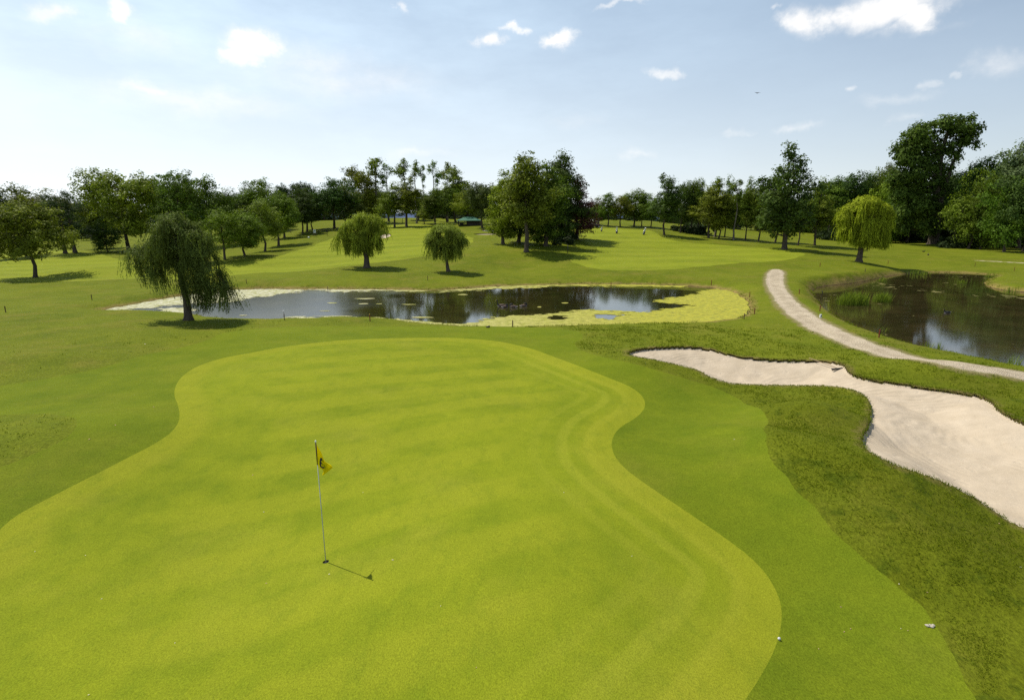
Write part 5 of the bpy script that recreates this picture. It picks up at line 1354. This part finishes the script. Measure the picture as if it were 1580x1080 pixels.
for i, (dx, dy, r_, lab) in enumerate(((-.045, .01, .035, 'palest flat stone of the little heap in the rough grass'), (.0, -.012, .030, 'middle stone of the little heap in the rough'), (.04, .012, .033, 'reddish-edged stone ending the little heap in the rough'), (.01, .03, .022, 'smallest stone at the back of the little heap'))):
    rock('pale_stone', x0 + dx, y0 + dy, gz(x0 + dx, y0 + dy) + r_ * .3, r_, 'stone', lab, 'stone', 'pale stones heaped in the rough')
SL = 'pale and brown scraps of leaf scattered over the turf'
def scrap(u, v_, mat, s):
    x, y = hit(u, v_); g = random.Random(int(u * 13 + v_)); a = g.uniform(0, 3.14); z = gz(x, y) + .006
    pts = [(-1, 0, 0), (-.4, .42, .12), (.35, .38, .2), (1, 0, .05), (.4, -.4, .16), (-.4, -.38, .06)]
    c, s_ = math.cos(a), math.sin(a); vv = [(s * (p[0] * c - p[1] * s_), s * (p[0] * s_ + p[1] * c), s * p[2] * 1.2) for p in pts] + [(0, 0, -.15 * s)]
    mb = MB(); mb.add(vv, [(i, (i + 1) % 6, 6) for i in range(6)]); o = mb.build('fallen_leaf', M[mat], None, True); o.location = (x, y, z)
    tag(o, 'small curled scrap of leaf lying on the mown turf', 'fallen leaf', SL); sf = o.modifiers.new('thickness', 'SOLIDIFY'); sf.thickness = .001
for u, v_, m_, s in ((508, 886, 'paleleaf', .016), (407, 790, 'paleleaf', .018), (390, 733, 'dryleaf', .022), (411, 900, 'dryleaf', .016), (132, 857, 'paleleaf', .014), (157, 924, 'paleleaf', .013), (137, 1072, 'paleleaf', .012), (54, 851, 'paleleaf', .013),
                     (606, 864, 'paleleaf', .02), (1387, 901, 'paleleaf', .018), (1297, 940, 'dryleaf', .016), (1302, 978, 'dryleaf', .015), (1312, 974, 'dryleaf', .014), (1400, 977, 'dryleaf', .014), (1263, 1001, 'dryleaf', .013), (1431, 914, 'dryleaf', .015),
                     (1575, 875, 'paleleaf', .016), (1389, 974, 'paleleaf', .012), (224, 531, 'paleleaf', .05), (138, 678, 'dryleaf', .03), (178, 656, 'dryleaf', .03), (237, 628, 'dryleaf', .03), (1133, 678, 'paleleaf', .02), (1541, 810, 'dryleaf', .02), (975, 858, 'paleleaf', .012),
                     (680, 935, 'paleleaf', .010), (870, 760, 'paleleaf', .014), (270, 992, 'paleleaf', .011), (735, 1030, 'dryleaf', .010), (560, 760, 'paleleaf', .013)):
    scrap(u, v_, m_, s)

# ------------------------------------------------------------------ far blue hills
t = NT('far_hill'); t.principled(t.mix(t.rng(t.noise(t.coords(), .004, 3), .4, .6), (.055, .085, .16), (.07, .10, .19)), .9, .05); M['hill'] = t.mat
n = 160; vv = []; ff = []
for i in range(n):
    a = R(-70 + 140 * i / (n - 1)); hgt = 34 + 26 * float(fbm(np.array([i * .13]), np.array([2.]), 9, 4)[0])
    for r_, q in ((2300, 0), (2450, .7), (2650, 1.0), (3100, .6), (3700, 0)): vv.append((r_ * math.sin(a), r_ * math.cos(a), hgt * q - 2 * (q == 0)))
for i in range(n - 1):
    for j in range(4): k = i * 5 + j; ff.append((k, k + 5, k + 6, k + 1))
tag(new_mesh('hills', np.array(vv), ff, M['hill'], None, True), 'low blue hills far behind the poplars', kind='structure')

# ------------------------------------------------------------------ sky and sun
SUN_EL, SUN_AZ = R(58), math.atan2(-.796, .605)
w = bpy.data.worlds.new('World'); scene.world = w; w.use_nodes = True
class WT(NT):
    def __init__(s, w): s.t = w.node_tree; s.t.nodes.clear(); s.out = s.t.nodes.new('ShaderNodeOutputWorld')
    def coords(s):
        if not hasattr(s, '_c'): s._c = s.n('TexCoord').outputs['Generated']
        return s._c
t = WT(w)
sky = t.n('TexSky'); sky.sky_type = 'NISHITA'; sky.sun_disc = False; sky.sun_elevation = SUN_EL; sky.sun_rotation = SUN_AZ
sky.air_density = 1.0; sky.dust_density = .7; sky.ozone_density = 2.6; sky.altitude = 0
nrm = t.n('VectorMath'); nrm.operation = 'NORMALIZE'; t.l(t.coords(), nrm.inputs[0])
sp = t.n('SeparateXYZ'); t.l(nrm.outputs[0], sp.inputs[0])
azn = t.math('ARCTAN2', sp.outputs[0], sp.outputs[1]); eln = t.math('ARCSINE', sp.outputs[2])
cmb = t.n('CombineXYZ'); t.l(azn, cmb.inputs[0]); t.l(eln, cmb.inputs[1]); ae = cmb.outputs[0]
warp = t.n('VectorMath'); warp.operation = 'MULTIPLY_ADD'
nz = t.n('TexNoise'); nz.inputs['Scale'].default_value = 16; nz.inputs['Detail'].default_value = 6; nz.inputs['Roughness'].default_value = .6; t.l(ae, nz.inputs['Vector'])
sb = t.n('VectorMath'); sb.operation = 'SUBTRACT'; t.l(nz.outputs['Color'], sb.inputs[0]); sb.inputs[1].default_value = (.5, .5, .5)
t.l(sb.outputs[0], warp.inputs[0]); warp.inputs[1].default_value = (.12, .055, 0); t.l(ae, warp.inputs[2])
cl = t.noise(t.mapping(ae, (1, 1.8, 1)), 22, 8, .62)
def skyang(u, v_):
    a, b = ray(u, v_); return math.atan2(a, 1), math.atan2(b, math.hypot(a, 1))
acc = None
def cloud(u, v_, ru, rv, k, soft=.35):
    global acc
    a, e = skyang(u, v_); a2, _ = skyang(u + ru, v_); _, e2 = skyang(u, v_ - rv)
    sub_ = t.n('VectorMath'); sub_.operation = 'SUBTRACT'; t.l(warp.outputs[0], sub_.inputs[0]); sub_.inputs[1].default_value = (a, e, 0)
    sc_ = t.n('VectorMath'); sc_.operation = 'MULTIPLY'; t.l(sub_.outputs[0], sc_.inputs[0]); sc_.inputs[1].default_value = (1 / abs(a2 - a) / 1.12, 1 / abs(e2 - e) / 1.25, 0)
    ln = t.n('VectorMath'); ln.operation = 'LENGTH'; t.l(sc_.outputs[0], ln.inputs[0])
    m = t.rng(ln.outputs['Value'], 1.35, 1.30 - soft * 3.0, 0, k, True)
    acc = m if acc is None else t.math('MAXIMUM', acc, m)
for c_ in ((1365, 14, 82, 30, .95), (1412, 30, 45, 24, .9), (1245, 32, 40, 22, .85), (1300, 22, 50, 18, .8), (1443, 40, 17, 7, .6), (1405, 52, 60, 10, .45, .5), (395, 68, 46, 19, 1), (372, 86, 36, 16, .9), (480, 92, 95, 24, .55, .55), (187, 22, 30, 15, 1), (75, 18, 32, 13, .7, .5), (215, 58, 75, 28, .5, .55),
           (864, 58, 27, 11, .95), (797, 45, 19, 6, .8), (752, 62, 26, 9, .85), (1026, 117, 28, 7, .6), (1230, 198, 36, 7, .42, .5), (1545, 96, 50, 15, .42, .5), (1480, 117, 13, 5, .3), (1321, 134, 11, 5, .45), (1415, 130, 22, 6, .35), (1375, 150, 55, 8, .28, .5), (1392, 182, 30, 7, .34, .5),
           (980, 240, 34, 7, .4, .5), (225, 138, 55, 12, .7, .5), (300, 155, 160, 22, .6, .55), (622, 18, 13, 7, .5), (645, 236, 50, 9, .5, .5), (520, 122, 160, 30, .5, .55), (960, 3, 30, 5, .5), (1140, 200, 20, 5, .25), (880, 185, 50, 10, .15, .5), (1195, 10, 10, 4, .4)):
    cloud(*c_)
fluff = t.math('MULTIPLY', acc, t.rng(t.math('ADD', cl, t.math('MULTIPLY', acc, .35)), .36, .78, .30, 1.0))
mk = t.math('MULTIPLY', fluff, t.rng(eln, .0, .02))
# haze towards the horizon and towards the sun's side is part of the air's own glow
hz_ = t.rng(eln, R(26), R(0), 0, 1)
hz2 = t.math('POWER', hz_, 2.0)
side = t.math('MULTIPLY', t.rng(azn, R(45), R(-50), .45, 1.0), t.rng(t.math('ABSOLUTE', azn), R(80), R(120), 1, .5))
hf = t.math('MULTIPLY', hz2, side)
base = t.math('MULTIPLY', t.rng(azn, R(42), R(-40), .25, .70), t.rng(eln, R(50), R(22), 0, 1))
veil = t.math('MULTIPLY', t.rng(t.noise(t.mapping(ae, (1, 3.0, 1), (0, 0, R(-6))), 3.2, 6, .6), .40, .72, 0, .45), t.rng(azn, R(30), R(-40), .12, 1))
s0 = t.mix(t.math('MULTIPLY', hf, .95, True), t.mix(t.math('ADD', base, veil, True), sky.outputs[0], (9.0, 11.4, 13.6)), (13.2, 13.5, 13.3))
s0 = t.mix(mk, s0, (13.5, 13.2, 12.8))
bg = t.n('Background'); t.l(s0, bg.inputs[0]); bg.inputs[1].default_value = .082; t.l(bg.outputs[0], t.out.inputs[0])
sd = bpy.data.lights.new('sun', 'SUN'); so = bpy.data.objects.new('sun', sd); col.objects.link(so)
sd.energy = 5.0; sd.angle = R(.53); sd.color = (1, .94, .84)
dirv = Vector((math.sin(SUN_AZ) * math.cos(SUN_EL), math.cos(SUN_AZ) * math.cos(SUN_EL), math.sin(SUN_EL)))
so.rotation_euler = dirv.to_track_quat('Z', 'Y').to_euler(); so.location = dirv * 50
vs_ = scene.view_settings
vs_.view_transform = 'Standard'; vs_.look = 'None'; vs_.exposure = 0.06; vs_.gamma = 1.0; vs_.use_curve_mapping = False
scene.render.engine = 'CYCLES'
scene.cycles.max_bounces = 6; scene.cycles.diffuse_bounces = 3; scene.cycles.transmission_bounces = 3; scene.cycles.transparent_max_bounces = 4
scene.cycles.use_denoising = False
